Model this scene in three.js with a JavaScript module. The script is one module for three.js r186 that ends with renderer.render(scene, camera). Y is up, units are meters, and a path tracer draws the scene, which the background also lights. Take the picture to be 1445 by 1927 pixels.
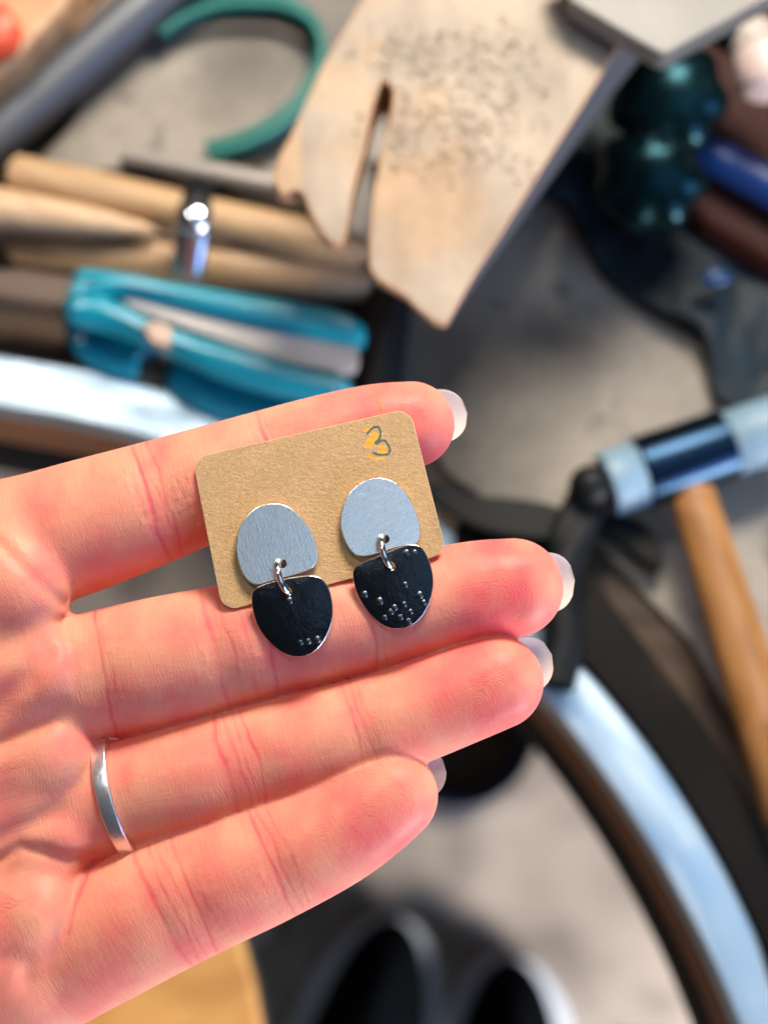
import * as THREE from 'three';
import { mergeGeometries } from 'three/addons/utils/BufferGeometryUtils.js';
import { RoundedBoxGeometry } from 'three/addons/geometries/RoundedBoxGeometry.js';
import { RectAreaLightUniformsLib } from 'three/addons/lights/RectAreaLightUniformsLib.js';
import { Brush, Evaluator, SUBTRACTION } from 'three-bvh-csg';

// ---------------------------------------------------------------- camera, light, exposure
const scene = new THREE.Scene();
const FOV = 35.7, FOCUS = 0.26, TILT = 15 * Math.PI / 180;
const camera = new THREE.PerspectiveCamera(FOV, 767 / 1024, 0.02, 30);
const EYE = new THREE.Vector3(0, 1.0, 0);
const FWD = new THREE.Vector3(0, -Math.cos(TILT), -Math.sin(TILT));
const UPV = new THREE.Vector3(0, Math.sin(TILT), -Math.cos(TILT));
const RIGHT = new THREE.Vector3(1, 0, 0);
camera.position.copy(EYE);
camera.up.copy(UPV);
camera.lookAt(EYE.clone().add(FWD));
camera.focus = FOCUS - 0.004;
camera.userData.fStop = 57 / 6.2;

scene.background = new THREE.Color(0.055, 0.056, 0.06);          // even light of the room around the bench
const renderer = new THREE.WebGLRenderer({ antialias: true });
renderer.setSize(767, 1024);
renderer.toneMapping = THREE.LinearToneMapping;
renderer.toneMappingExposure = 1.0;
renderer.shadowMap.enabled = true;
RectAreaLightUniformsLib.init();

const T = Math.tan(FOV * Math.PI / 360);
const hand0 = EYE.clone().addScaledVector(FWD, FOCUS);          // a point of the hand: things held there are laid out round it
const HQ = new THREE.Quaternion().setFromRotationMatrix(new THREE.Matrix4().makeBasis(RIGHT, UPV, FWD.clone().negate()));
const held = (x, y, z) => hand0.clone().addScaledVector(RIGHT, x).addScaledVector(UPV, y).addScaledVector(FWD, -z);

function lampPanel(name, label, pos, aim, w, h, color, intensity, glow, housing) {
  const g = new THREE.Group(); g.name = name; g.position.copy(pos); g.lookAt(aim); scene.add(g);
  g.userData = { label, category: /window|skylight/.test(name) ? name : 'lamp' };
  const face = new THREE.Mesh(new THREE.BoxGeometry(w, h, 0.006), new THREE.MeshStandardMaterial({ color: 0xffffff, emissive: new THREE.Color(...color), emissiveIntensity: glow, roughness: 0.6 }));
  face.name = /window|skylight/.test(name) ? 'pane' : 'diffuser'; g.add(face);
  housing(g, w, h);
  const l = new THREE.RectAreaLight(new THREE.Color(...color), intensity, w, h);
  l.name = name + '_light'; l.position.copy(pos).add(aim.clone().sub(pos).normalize().multiplyScalar(0.006)); l.lookAt(aim.clone()); 
  // a RectAreaLight shines along its own -z
  scene.add(l); l.updateMatrixWorld();
}
const housingMat = new THREE.MeshStandardMaterial({ color: 0xd8d8d6, roughness: 0.5 });
const frameBars = (g, w, h, t, d, m, partName) => {
  for (const [x, y, a, b] of [[0, h / 2 + t / 2, w + 2 * t, t], [0, -h / 2 - t / 2, w + 2 * t, t], [w / 2 + t / 2, 0, t, h], [-w / 2 - t / 2, 0, t, h]]) {
    const b1 = new THREE.Mesh(new RoundedBoxGeometry(a, b, d, 2, Math.min(t, d) * 0.2), m); b1.name = partName; b1.position.set(x, y, 0); g.add(b1);
  }
};
const lampBack = (partArm) => (g, w, h) => {
  frameBars(g, w, h, 0.012, 0.02, housingMat, 'frame');
  const b = new THREE.Mesh(new RoundedBoxGeometry(w, h, 0.012, 2, 0.004), housingMat); b.name = 'back_plate'; b.position.z = -0.012; g.add(b);
  const s = new THREE.Mesh(new THREE.CylinderGeometry(0.008, 0.008, partArm, 16), housingMat); s.name = 'arm'; s.rotation.x = Math.PI / 2; s.position.z = -partArm / 2 - 0.018; g.add(s);
};
lampPanel('desk_lamp', 'white LED lamp head shining down on the hand from above the bench pin', held(0.10, 0.42, 0.18), held(-0.01, -0.03, 0), 0.2, 0.12, [1, 0.90, 0.78], 64, 6, lampBack(0.5));
lampPanel('ceiling_lamp', 'long white ceiling lamp high above the left end of the bench', new THREE.Vector3(-0.40, 2.3, -0.76), new THREE.Vector3(-0.1, 0.6, -0.1), 0.30, 0.22, [1, 0.98, 0.96], 24, 8, lampBack(0.3));
lampPanel('skylight', 'square skylight showing pale blue sky above the right end of the bench', new THREE.Vector3(0.98, 2.4, 0.05), new THREE.Vector3(0.84, 0.6, 0.05), 1.25, 1.8, [0.40, 0.70, 1], 0.43, 0.45, (g, w, h) => frameBars(g, w, h, 0.05, 0.06, housingMat, 'frame'));
lampPanel('added_floor_fill', 'added low light panel that brightens the floor from the right of the person', new THREE.Vector3(0.62, 0.60, 0.55), new THREE.Vector3(0.12, 0, -0.02), 0.3, 0.2, [1, 0.91, 0.82], 84, 4, lampBack(0.3));  // added light, put here only to brighten the floor
lampPanel('window', 'tall white framed window letting in blue daylight to the right of the bench', held(1.2, -1.0, 0.30), held(0, 0, 0), 1.0, 1.3, [0.20, 0.44, 1.0], 5.6, 2.4,
  (g, w, h) => {
    frameBars(g, w, h, 0.06, 0.07, housingMat, 'frame');
    const b = new THREE.Mesh(new THREE.BoxGeometry(0.03, h, 0.03), housingMat); b.name = 'mullion'; b.position.z = 0.02; g.add(b);
  });

// ---------------------------------------------------------------- helpers
const KP = T / 963.5;
const px2 = (px, py, z = 0) => [(px - 722.5) * KP * (260 - z), -(py - 963.5) * KP * (260 - z), z];       // mm round the held hand
const ray = (px, py) => FWD.clone().addScaledVector(RIGHT, (px - 722.5) * KP).addScaledVector(UPV, -(py - 963.5) * KP);
const onY = (px, py, y) => { const d = ray(px, py); return EYE.clone().addScaledVector(d, (y - EYE.y) / d.y); };
const clamp = (x, a = 0, b = 1) => Math.min(b, Math.max(a, x)), mix = (a, b, t) => a + (b - a) * t;
const sstep = (a, b, x) => { const t = clamp((x - a) / (b - a)); return t * t * (3 - 2 * t); };
const gauss = (x, w) => Math.exp(-(x * x) / (w * w));
function rng(seed) { let s = seed | 0; return () => { s = (s + 0x6d2b79f5) | 0; let t = Math.imul(s ^ (s >>> 15), 1 | s); t = (t + Math.imul(t ^ (t >>> 7), 61 | t)) ^ t; return ((t ^ (t >>> 14)) >>> 0) / 4294967296; }; }
const hash = (x, y, z) => { let h = Math.imul(x, 374761393) + Math.imul(y, 668265263) + Math.imul(z, 1274126177) | 0; h = Math.imul(h ^ (h >>> 13), 1274126177); return ((h ^ (h >>> 16)) >>> 0) / 4294967296; };
function noise(x, y, s = 0) {
  const ix = Math.floor(x), iy = Math.floor(y), fx = x - ix, fy = y - iy, u = fx * fx * (3 - 2 * fx), v = fy * fy * (3 - 2 * fy);
  return mix(mix(hash(ix, iy, s), hash(ix + 1, iy, s), u), mix(hash(ix, iy + 1, s), hash(ix + 1, iy + 1, s), u), v) * 2 - 1;
}
function fbm(x, y, o = 4, s = 0) { let r = 0, a = 0.5; for (let i = 0; i < o; i++) { r += a * noise(x, y, s + i * 17); x = x * 2.03 + 7.1; y = y * 2.03 + 3.7; a *= 0.5; } return r; }
const enc = (c) => { c = clamp(c); return 255 * (c <= 0.0031308 ? c * 12.92 : 1.055 * Math.pow(c, 1 / 2.4) - 0.055); };
function colorTex(n, f, m = n) {                                   // f(u, v) gives linear r, g, b
  const d = new Uint8Array(n * m * 4);
  for (let j = 0; j < m; j++) for (let i = 0; i < n; i++) { const c = f((i + 0.5) / n, (j + 0.5) / m), o = (j * n + i) * 4; d[o] = enc(c[0]); d[o + 1] = enc(c[1]); d[o + 2] = enc(c[2]); d[o + 3] = 255; }
  const t = new THREE.DataTexture(d, n, m); t.colorSpace = THREE.SRGBColorSpace; t.magFilter = THREE.LinearFilter; t.minFilter = THREE.LinearFilter; t.wrapS = t.wrapT = THREE.RepeatWrapping; t.needsUpdate = true; return t;
}
function floatTex(n, f, m = n) {                                   // one value, for bump and roughness
  const d = new Float32Array(n * m * 4);
  for (let j = 0; j < m; j++) for (let i = 0; i < n; i++) { const c = f((i + 0.5) / n, (j + 0.5) / m), o = (j * n + i) * 4; d[o] = d[o + 1] = d[o + 2] = c; d[o + 3] = 1; }
  const t = new THREE.DataTexture(d, n, m, THREE.RGBAFormat, THREE.FloatType); t.magFilter = THREE.LinearFilter; t.wrapS = t.wrapT = THREE.RepeatWrapping; t.needsUpdate = true; return t;
}
const counts = {};
function numbered(n) { const k = counts[n] = (counts[n] ?? -1) + 1; return k ? n + '_' + String(k).padStart(3, '0') : n; }
function shade(m) { m.castShadow = m.receiveShadow = true; return m; }
function mesh(name, geo, mat, parent) { const m = shade(new THREE.Mesh(geo, mat)); m.name = parent ? name : numbered(name); (parent ?? scene).add(m); return m; }
function thing(name, label, category, group) { const g = new THREE.Group(); g.name = numbered(name); g.userData = { label, category }; if (group) g.userData.group = group; scene.add(g); return g; }
function tag(o, label, category, group) { o.userData = { ...o.userData, label, category }; if (group) o.userData.group = group; return o; }
function rebase(g, p) { g.position.copy(p); for (const c of g.children) c.position.sub(p); return g; }   // world-built parts under a base point
const std = (color, roughness = 0.6, metalness = 0, more = {}) => new THREE.MeshPhysicalMaterial({ color: Array.isArray(color) ? new THREE.Color().setRGB(...color) : color, roughness, metalness, ...more });
// lathe between two points: profile rows [t along, radius]
function rod(A, B, profile, seg = 28, squash = 1) {
  const L = A.distanceTo(B), g = new THREE.LatheGeometry(profile.map(([t, r]) => new THREE.Vector2(Math.max(r, 1e-5), t * L)), seg);
  if (squash !== 1) g.scale(1, 1, squash);
  g.computeVertexNormals();
  const y = B.clone().sub(A).normalize(), x = Math.abs(y.y) > 0.99 ? new THREE.Vector3(1, 0, 0) : new THREE.Vector3().crossVectors(new THREE.Vector3(0, 1, 0), y).normalize(), z = new THREE.Vector3().crossVectors(x, y);
  g.applyMatrix4(new THREE.Matrix4().makeBasis(x, y, z).setPosition(A));
  return g;
}
// flat piece from a pixel outline lying at height y, of thickness th below it
function slabShape(pts, y, holes = []) {
  const s = new THREE.Shape(pts.map(([a, b]) => { const p = onY(a, b, y); return new THREE.Vector2(p.x, -p.z); }));
  return s;
}
function slab(pts, y, th, bevel = 0.0008, seg = 2) {
  const g = new THREE.ExtrudeGeometry(slabShape(pts, y), { depth: Math.max(th - 2 * bevel, 1e-4), bevelEnabled: bevel > 0, bevelThickness: bevel, bevelSize: bevel, bevelOffset: -bevel, bevelSegments: seg, curveSegments: 8 });
  g.rotateX(-Math.PI / 2); g.translate(0, y - th + bevel, 0);
  return g;
}
const smooth = (pts, n, closed = true, tension = 0.5) => new THREE.CatmullRomCurve3(pts.map(([a, b]) => new THREE.Vector3(a, b, 0)), closed, 'catmullrom', tension).getSpacedPoints(n).slice(0, closed ? n : n + 1).map((p) => [p.x, p.y]);
const tube = (pts, r, n = 80, closed = false, seg = 14) => new THREE.TubeGeometry(new THREE.CatmullRomCurve3(pts, closed), n, r, seg, closed);

// ---------------------------------------------------------------- procedural surfaces
const concrete = new THREE.MeshStandardMaterial({
  roughness: 0.85,
  map: colorTex(1024, (u, v) => {
    const a = fbm(u * 7, v * 7, 5, 3), b = fbm(u * 3 + 9, v * 3, 3, 40), c = noise(u * 260, v * 260, 90);
    const w = sstep(-0.1, 0.45, b), k = (1 + 0.85 * a + 0.06 * c) * (1 - 0.35 * sstep(0.12, 0.4, fbm(u * 11 + 4, v * 11, 4, 61)));
    return [mix(0.44, 0.52, w) * k, mix(0.37, 0.425, w) * k, mix(0.30, 0.325, w) * k];
  }),
});
concrete.map.repeat.set(1.4, 1.4);
const sheetMetal = new THREE.MeshStandardMaterial({
  roughness: 0.55,
  map: colorTex(1024, (u, v) => {
    const a = fbm(u * 9, v * 9, 5, 13), b = fbm(u * 4 + 2, v * 4, 4, 70), sp = sstep(0.35, 0.6, fbm(u * 40, v * 40, 3, 55)), st = sstep(0.12, 0.4, b);
    const k = (1 + 0.9 * a) * (1 - 0.35 * st) * (1 - 0.45 * sp) * (1 + 0.12 * noise(u * 220, v * 220, 6));
    return [0.222 * k, 0.192 * k, 0.154 * k];
  }),
});
const woodTex = (light, dark, seed, stretch = 1) => colorTex(512, (u, v) => {
  const w = fbm(u * 3, v * 1.2, 3, seed) * 0.9, g = Math.sin((v * 9 + w * 3.2) * 6.283) * 0.5 + 0.5, f = fbm(u * 6 * stretch, v * 110, 3, seed + 5), t = clamp(0.25 + 0.45 * g + 0.5 * f);
  return [mix(light[0], dark[0], t), mix(light[1], dark[1], t), mix(light[2], dark[2], t)];
});
const wood = (light, dark, seed, rough = 0.55, more = {}) => new THREE.MeshPhysicalMaterial({ map: woodTex(light, dark, seed), roughness: rough, ...more });
const steel = std([0.62, 0.62, 0.64], 0.28, 1), darkSteel = std([0.16, 0.17, 0.19], 0.38, 0.9), blackPlastic = std([0.006, 0.007, 0.008], 0.5, 0, { specularIntensity: 0.4 }), blackMetal = std([0.02, 0.022, 0.026], 0.35, 0.3);

// ---------------------------------------------------------------- floor and workbench
const YB = 0.585, YR = 0.59;                                     // bench surface, top of the rim
{
  const g = new THREE.PlaneGeometry(6, 6, 1, 1); g.rotateX(-Math.PI / 2);
  const uv = g.attributes.uv; for (let i = 0; i < uv.count; i++) uv.setXY(i, uv.getX(i) * 6, uv.getY(i) * 6);
  const f = mesh('floor', g, concrete); f.userData.kind = 'structure';
}
const rimMid = [[-700, 640], [-300, 672], [-150, 688], [0, 716], [150, 742], [300, 778], [450, 828], [600, 895], [750, 985], [900, 1108], [1040, 1258], [1125, 1356], [1228, 1500], [1318, 1650], [1390, 1790], [1440, 1905], [1510, 2090], [1640, 2500]];
const rimCurve = new THREE.CatmullRomCurve3(rimMid.map(([a, b]) => onY(a, b, YR)), false, 'centripetal');
const rimPts = rimCurve.getSpacedPoints(120);
function sweepRim(profile, name, mat, parent, uvScale = 6) {       // profile rows [outward, y], closed
  const pos = [], uv = [], idx = [], n = profile.length;
  let along = 0;
  rimPts.forEach((p, i) => {
    const t = rimPts[Math.min(i + 1, 120)].clone().sub(rimPts[Math.max(i - 1, 0)]).setY(0).normalize(), out = new THREE.Vector3(t.z, 0, -t.x);   // away from the person
    if (i) along += p.distanceTo(rimPts[i - 1]);
    profile.forEach(([o, y], k) => { pos.push(p.x + out.x * o, y, p.z + out.z * o); uv.push(along * uvScale, k / n); });
  });
  for (let i = 0; i < 120; i++) for (let k = 0; k < n; k++) { const a = i * n + k, b = i * n + (k + 1) % n; idx.push(a, a + n, b, b, a + n, b + n); }
  const g = new THREE.BufferGeometry(); g.setAttribute('position', new THREE.Float32BufferAttribute(pos, 3)); g.setAttribute('uv', new THREE.Float32BufferAttribute(uv, 2)); g.setIndex(idx); g.computeVertexNormals();
  return mesh(name, g, mat, parent);
}
const rimMetal = std([0.52, 0.63, 0.70], 0.40, 1);
rimMetal.roughnessMap = floatTex(256, (u, v) => 1 + 0.5 * fbm(u * 8, v * 8, 4, 66)); rimMetal.bumpMap = floatTex(512, (u, v) => 0.5 + 0.3 * fbm(u * 60, v * 4, 3, 67)); rimMetal.bumpScale = 0.00001;
const bench = thing('workbench', 'jeweller’s workbench with a curved cutout edged by a pale blue metal rim', 'workbench');
{
  const hw = 0.0076, prof = [];
  const q = 0.0012; for (let i = 0; i <= 8; i++) { const a = Math.PI / 2 * i / 8; prof.push([-hw + q - q * Math.cos(a), YR - q + q * Math.sin(a)]); }
  for (let i = 1; i < 14; i++) prof.push([mix(-hw + q, hw - q, i / 14), YR + 0.00025 * Math.sin(Math.PI * i / 14)]);
  for (let i = 8; i >= 0; i--) { const a = Math.PI / 2 * i / 8; prof.push([hw - q + q * Math.cos(a), YR - q + q * Math.sin(a)]); }
  prof.push([hw, YR - 0.009], [-hw, YR - 0.009]);
  sweepRim(prof, 'rim', rimMetal, bench);
  sweepRim([[-0.0072, YR - 0.0092], [0.004, YR - 0.0092], [0.004, YR - 0.036], [-0.0072, YR - 0.036]], 'edge_band', wood([0.30, 0.125, 0.05], [0.17, 0.065, 0.025], 5, 0.6, { specularIntensity: 0.4 }), bench);
  sweepRim([[-0.0066, YR - 0.0362], [0.004, YR - 0.0362], [0.004, YR - 0.075], [-0.0066, YR - 0.075]], 'lower_shade_band', std([0.008, 0.006, 0.005], 0.8, 0, { specularIntensity: 0.3 }), bench);  // lower layer of the edge, its shadow put into the black colour
  // top: everything beyond the rim
  const s = new THREE.Shape(); const inner = rimPts.map((p, i) => { const t = rimPts[Math.min(i + 1, 120)].clone().sub(rimPts[Math.max(i - 1, 0)]).setY(0).normalize(); return [p.x + t.z * 0.0078, -(p.z - t.x * 0.0078)]; });
  inner.forEach(([x, y], i) => (i ? s.lineTo(x, y) : s.moveTo(x, y)));
  const e = inner[inner.length - 1], b = inner[0];
  s.lineTo(1.0, e[1]); s.lineTo(1.0, 0.9); s.lineTo(-1.0, 0.9); s.lineTo(-1.0, b[1]);
  const g = new THREE.ExtrudeGeometry(s, { depth: 0.024, bevelEnabled: false }); g.rotateX(-Math.PI / 2); g.translate(0, YB - 0.024, 0);
  const top = wood([0.085, 0.055, 0.035], [0.035, 0.022, 0.014], 9, 0.5, { specularIntensity: 0.4 }); top.map.repeat.set(2, 2);
  mesh('bench_top', g, top, bench);
  for (const [x, z] of [[-0.9, -0.85], [0.9, -0.85], [-0.9, -0.3], [0.9, 0.05]]) { const l = mesh('leg', new RoundedBoxGeometry(0.06, YB - 0.026, 0.06, 2, 0.004), std([0.03, 0.022, 0.016], 0.6), bench); l.position.set(x, (YB - 0.026) / 2, z); }
}
const uvMetres = (g, k) => { const p = g.attributes.position, uv = g.attributes.uv; for (let i = 0; i < p.count; i++) uv.setXY(i, p.getX(i) * k, p.getZ(i) * k); return g; };
// worn grey sheets on the bench top
tag(mesh('grey_sheet', uvMetres(slab(smooth([[180, -60], [640, -80], [720, 200], [720, 470], [560, 360], [250, 318], [60, 330], [150, 200]], 60), YB + 0.0022, 0.002, 0.0004), 3.1), sheetMetal), 'stained grey sheet inside the teal loop at the upper left', 'sheet');
tag(mesh('grey_sheet', uvMetres(slab([[690, 300], [1150, 250], [1445, 700], [1600, 900], [1600, 1500], [1450, 1480], [1395, 1380], [1300, 1210], [1120, 1020], [1010, 1000], [840, 890], [740, 700]], YB + 0.0022, 0.002, 0.0004), 3.1), sheetMetal), 'stained grey sheet lying under the nylon hammer on the right', 'sheet');

// ---------------------------------------------------------------- tools on the left
const tealGrip = std([0.0, 0.25, 0.34], 0.38, 0, { clearcoat: 0.5, clearcoatRoughness: 0.2 }), tan = [[0.52, 0.34, 0.18], [0.40, 0.24, 0.115]];
function handle(label, a, b, y, prof, seed, cols = tan) {
  const A = onY(...a, y), B = onY(...b, y), g = rod(A, B, prof, 32);
  const uv = g.attributes.uv; for (let i = 0; i < uv.count; i++) { const u = uv.getX(i), v = uv.getY(i); uv.setXY(i, v * 1.3, u * 0.35); }
  const t = thing('tool_handle', label, 'tool handle', 'wooden tool handles in the rack');
  mesh('grip', g, wood(cols[0], cols[1], seed, 0.5), t);
  rebase(t, A); return t;
}
handle('uppermost wooden tool handle beside the thin grey rod', [18, 325], [700, 478], YB + 0.02, [[0, 0], [0.003, 0.004], [0.02, 0.0054], [0.3, 0.0058], [0.5, 0.0053], [0.8, 0.0057], [0.97, 0.0045], [1, 0]], 21);
handle('middle wooden handle tapering to a point at the steel clip', [-260, 362], [300, 436], YB + 0.022, [[0, 0.0066], [0.4, 0.0066], [0.75, 0.0046], [0.95, 0.002], [1, 0]], 22, [[0.62, 0.43, 0.26], [0.46, 0.29, 0.16]]);
handle('lowest wooden tool handle just above the teal pliers', [12, 462], [712, 530], YB + 0.012, [[0, 0], [0.003, 0.003], [0.03, 0.0045], [0.35, 0.0058], [0.8, 0.0064], [0.97, 0.0058], [1, 0]], 23, [[0.46, 0.30, 0.17], [0.34, 0.205, 0.105]]);
{
  const A = onY(230, 292, YB + 0.008), B = onY(600, 366, YB + 0.008);
  tag(mesh('metal_rod', rod(A, B, [[0, 0], [0.005, 0.003], [0.5, 0.0034], [0.99, 0.003], [1, 0]], 20), std([0.30, 0.27, 0.24], 0.5, 0.3)), 'thin grey metal rod lying above the wooden handles', 'rod');
}
{ // a steel clip standing across the handles
  const t = thing('steel_clip', 'shiny steel clip strapped across the wooden handles', 'clip');
  const A = onY(352, 520, YB + 0.024), B = onY(366, 398, YB + 0.032);
  mesh('strap', rod(A, B, [[0, 0], [0.01, 0.0040], [0.6, 0.0044], [0.97, 0.0050], [1, 0]], 24, 0.55), std([0.62, 0.62, 0.64], 0.3, 1), t);
  const C = onY(364, 408, YB + 0.034);
  const bolt = new THREE.SphereGeometry(0.0050, 24, 16); bolt.scale(1, 0.6, 1); bolt.translate(C.x, C.y, C.z); mesh('rivet', bolt, std([0.8, 0.8, 0.82], 0.12, 1), t);
  mesh('jaw', rod(onY(368, 392, YB + 0.028), onY(376, 350, YB + 0.022), [[0, 0], [0.02, 0.0042], [0.96, 0.0036], [1, 0]], 20), blackPlastic, t);
  rebase(t, A);
}
function pliers(label, y, dx, dy, mat, print, sc = 1) {
  const t = thing('pliers', label, 'pliers', 'teal handled pliers');
  const m = (l) => l.map(([a, b]) => [a + dx, b + dy]);
  const grip = (pts, name, r) => { const P = m(pts).map(([a, b]) => onY(a, b, y)); const g = tube(P, r, 60, false, 16); return mesh(name, g, mat, t); };
  // padded grips with rounded ends, slimmer than tall
  const shapeUp = smooth(m([[142, 498], [205, 500], [300, 518], [430, 540], [560, 562], [640, 578], [682, 600], [688, 628], [672, 640], [600, 630], [470, 606], [330, 572], [250, 552], [215, 553], [175, 560], [118, 566], [130, 530]]), 80);
  const shapeLow = smooth(m([[118, 562], [180, 545], [230, 566], [290, 596], [360, 622], [480, 656], [590, 690], [655, 706], [660, 730], [630, 742], [520, 726], [400, 690], [300, 645], [200, 606], [125, 588]]), 80);
  mesh('grip', slab(shapeUp, y, 0.011, 0.0042, 5), mat, t); mesh('grip', slab(shapeLow, y + 0.001, 0.013, 0.0042, 5), mat, t);
  mesh('joint', slab(smooth(m([[20, 500], [90, 508], [150, 520], [160, 552], [120, 580], [40, 572], [-30, 560], [-120, 540], [-120, 512]]), 50), y - 0.006, 0.009, 0.002, 3), std([0.10, 0.065, 0.045], 0.45, 0.3), t);
  if (print) {
    mesh('inner_plate', slab(smooth(m([[225, 552], [300, 563], [430, 590], [560, 618], [660, 640], [672, 690], [640, 700], [540, 682], [420, 642], [310, 602], [235, 572]]), 60), y - 0.004, 0.004, 0.001, 2), std([0.44, 0.40, 0.37], 0.5), t);
    mesh('spring', slab(smooth(m([[270, 606], [300, 600], [322, 620], [318, 652], [290, 650], [272, 630]]), 24), y + 0.0022, 0.003, 0.001, 2), std([0.30, 0.22, 0.17], 0.4, 0.6), t);
  }
  rebase(t, onY(100 + dx, 540 + dy, y));
}
pliers('upper teal handled pliers with pale grey inside, below the wooden handles', YB + 0.03, 0, 0, tealGrip, true);
{
  const t = thing('pliers', 'added teal shapes standing in for the reflection of the pliers, lower and half hidden by them', 'pliers', 'teal handled pliers'), y = YB + 0.012;
  const deep = tealGrip;  // added shapes in place of the reflection of the upper pliers
  mesh('grip', slab(smooth([[118, 592], [200, 614], [282, 640], [290, 660], [262, 668], [258, 694], [240, 700], [180, 684], [138, 660], [122, 625]], 50), y, 0.01, 0.003, 4), deep, t);
  mesh('grip', slab(smooth([[330, 662], [420, 700], [520, 734], [640, 752], [650, 790], [520, 800], [400, 772], [330, 738], [306, 716], [316, 690]], 50), y, 0.01, 0.003, 4), deep, t);
  mesh('joint', slab([[262, 650], [330, 668], [312, 720], [250, 706]], y - 0.003, 0.005, 0.001, 2), std([0.12, 0.10, 0.085], 0.4, 0.5), t);
  rebase(t, onY(290, 680, y));
}
{ // grey mandrel, rods and block at the upper left
  const A = onY(-160, 396, YB + 0.012), B = onY(450, -150, YB + 0.016);
  tag(mesh('ring_mandrel', rod(A, B, [[0, 0], [0.002, 0.0064], [0.5, 0.0071], [0.998, 0.0078], [1, 0]], 40), std([0.10, 0.105, 0.115], 0.45, 0.4)), 'long tapered grey steel mandrel slanting across the upper left corner', 'mandrel');
  const h = thing('punch', 'slim tan handled punch beside the grey mandrel', 'punch');
  mesh('shaft', rod(onY(75, 158, YB + 0.012), onY(260, -10, YB + 0.012), [[0, 0], [0.01, 0.0036], [0.9, 0.0062], [1, 0.0062]], 20), std([0.33, 0.25, 0.19], 0.5), h);
  mesh('head', rod(onY(-30, 262, YB + 0.012), onY(64, 172, YB + 0.012), [[0, 0], [0.02, 0.0056], [0.9, 0.006], [1, 0]], 20), std([0.46, 0.36, 0.32], 0.4), h);
  mesh('collar', rod(onY(58, 178, YB + 0.012), onY(78, 156, YB + 0.012), [[0, 0], [0.01, 0.0066], [0.99, 0.0066], [1, 0]], 20), std([0.05, 0.03, 0.025], 0.5), h);
  rebase(h, onY(75, 158, YB + 0.012));
  tag(mesh('dark_bar', rod(onY(-140, 292, YB + 0.01), onY(230, -60, YB + 0.01), [[0, 0], [0.002, 0.0085], [0.998, 0.0085], [1, 0]], 4), std([0.028, 0.02, 0.014], 0.5)), 'dark square bar between the punch and the wooden block', 'bar');
  const bl = slab([[-200, -120], [190, -120], [120, 10], [30, 108], [-70, 190], [-200, 240]], YB + 0.03, 0.028, 0.002);
  tag(mesh('wooden_block', uvMetres(bl, 8), wood([0.55, 0.33, 0.17], [0.40, 0.215, 0.10], 31, 0.5)), 'orange tan wooden block in the top left corner', 'block');
  const c = thing('red_cap', 'small bright red cap on the wooden block at the left edge', 'cap');
  const p = onY(0, 74, YB + 0.031);
  const cap = new THREE.LatheGeometry([[0, 0], [0.0062, 0], [0.0066, 0.001], [0.0062, 0.008], [0.005, 0.0098], [0, 0.01]].map(([a, b]) => new THREE.Vector2(Math.max(a, 1e-5), b)), 28);
  mesh('shell', cap, std([0.75, 0.09, 0.035], 0.4), c).position.set(0, 0, 0); c.position.copy(p);
}
{ // teal loop
  const t = thing('cable_loop', 'loop of teal cable lying on the grey sheet behind the wooden handles', 'cable');
  const strand = (d, h) => tube([[300, 60], [345, 32], [400, 12], [470, 6], [540, 14], [590, 46], [604, 100], [590, 160], [555, 212], [500, 252], [445, 276], [392, 288]].map(([a, b]) => onY(a + d[0], b + d[1], YB + h)), 0.0017, 90);
  for (const [d, h] of [[[0, -4], 0.006], [[4, 8], 0.0055], [[-6, -12], 0.007], [[2, 3], 0.011]]) mesh('strand', strand(d, h), std([0.0, 0.125, 0.10], 0.4), t);
  rebase(t, onY(560, 200, YB));
}

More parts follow.
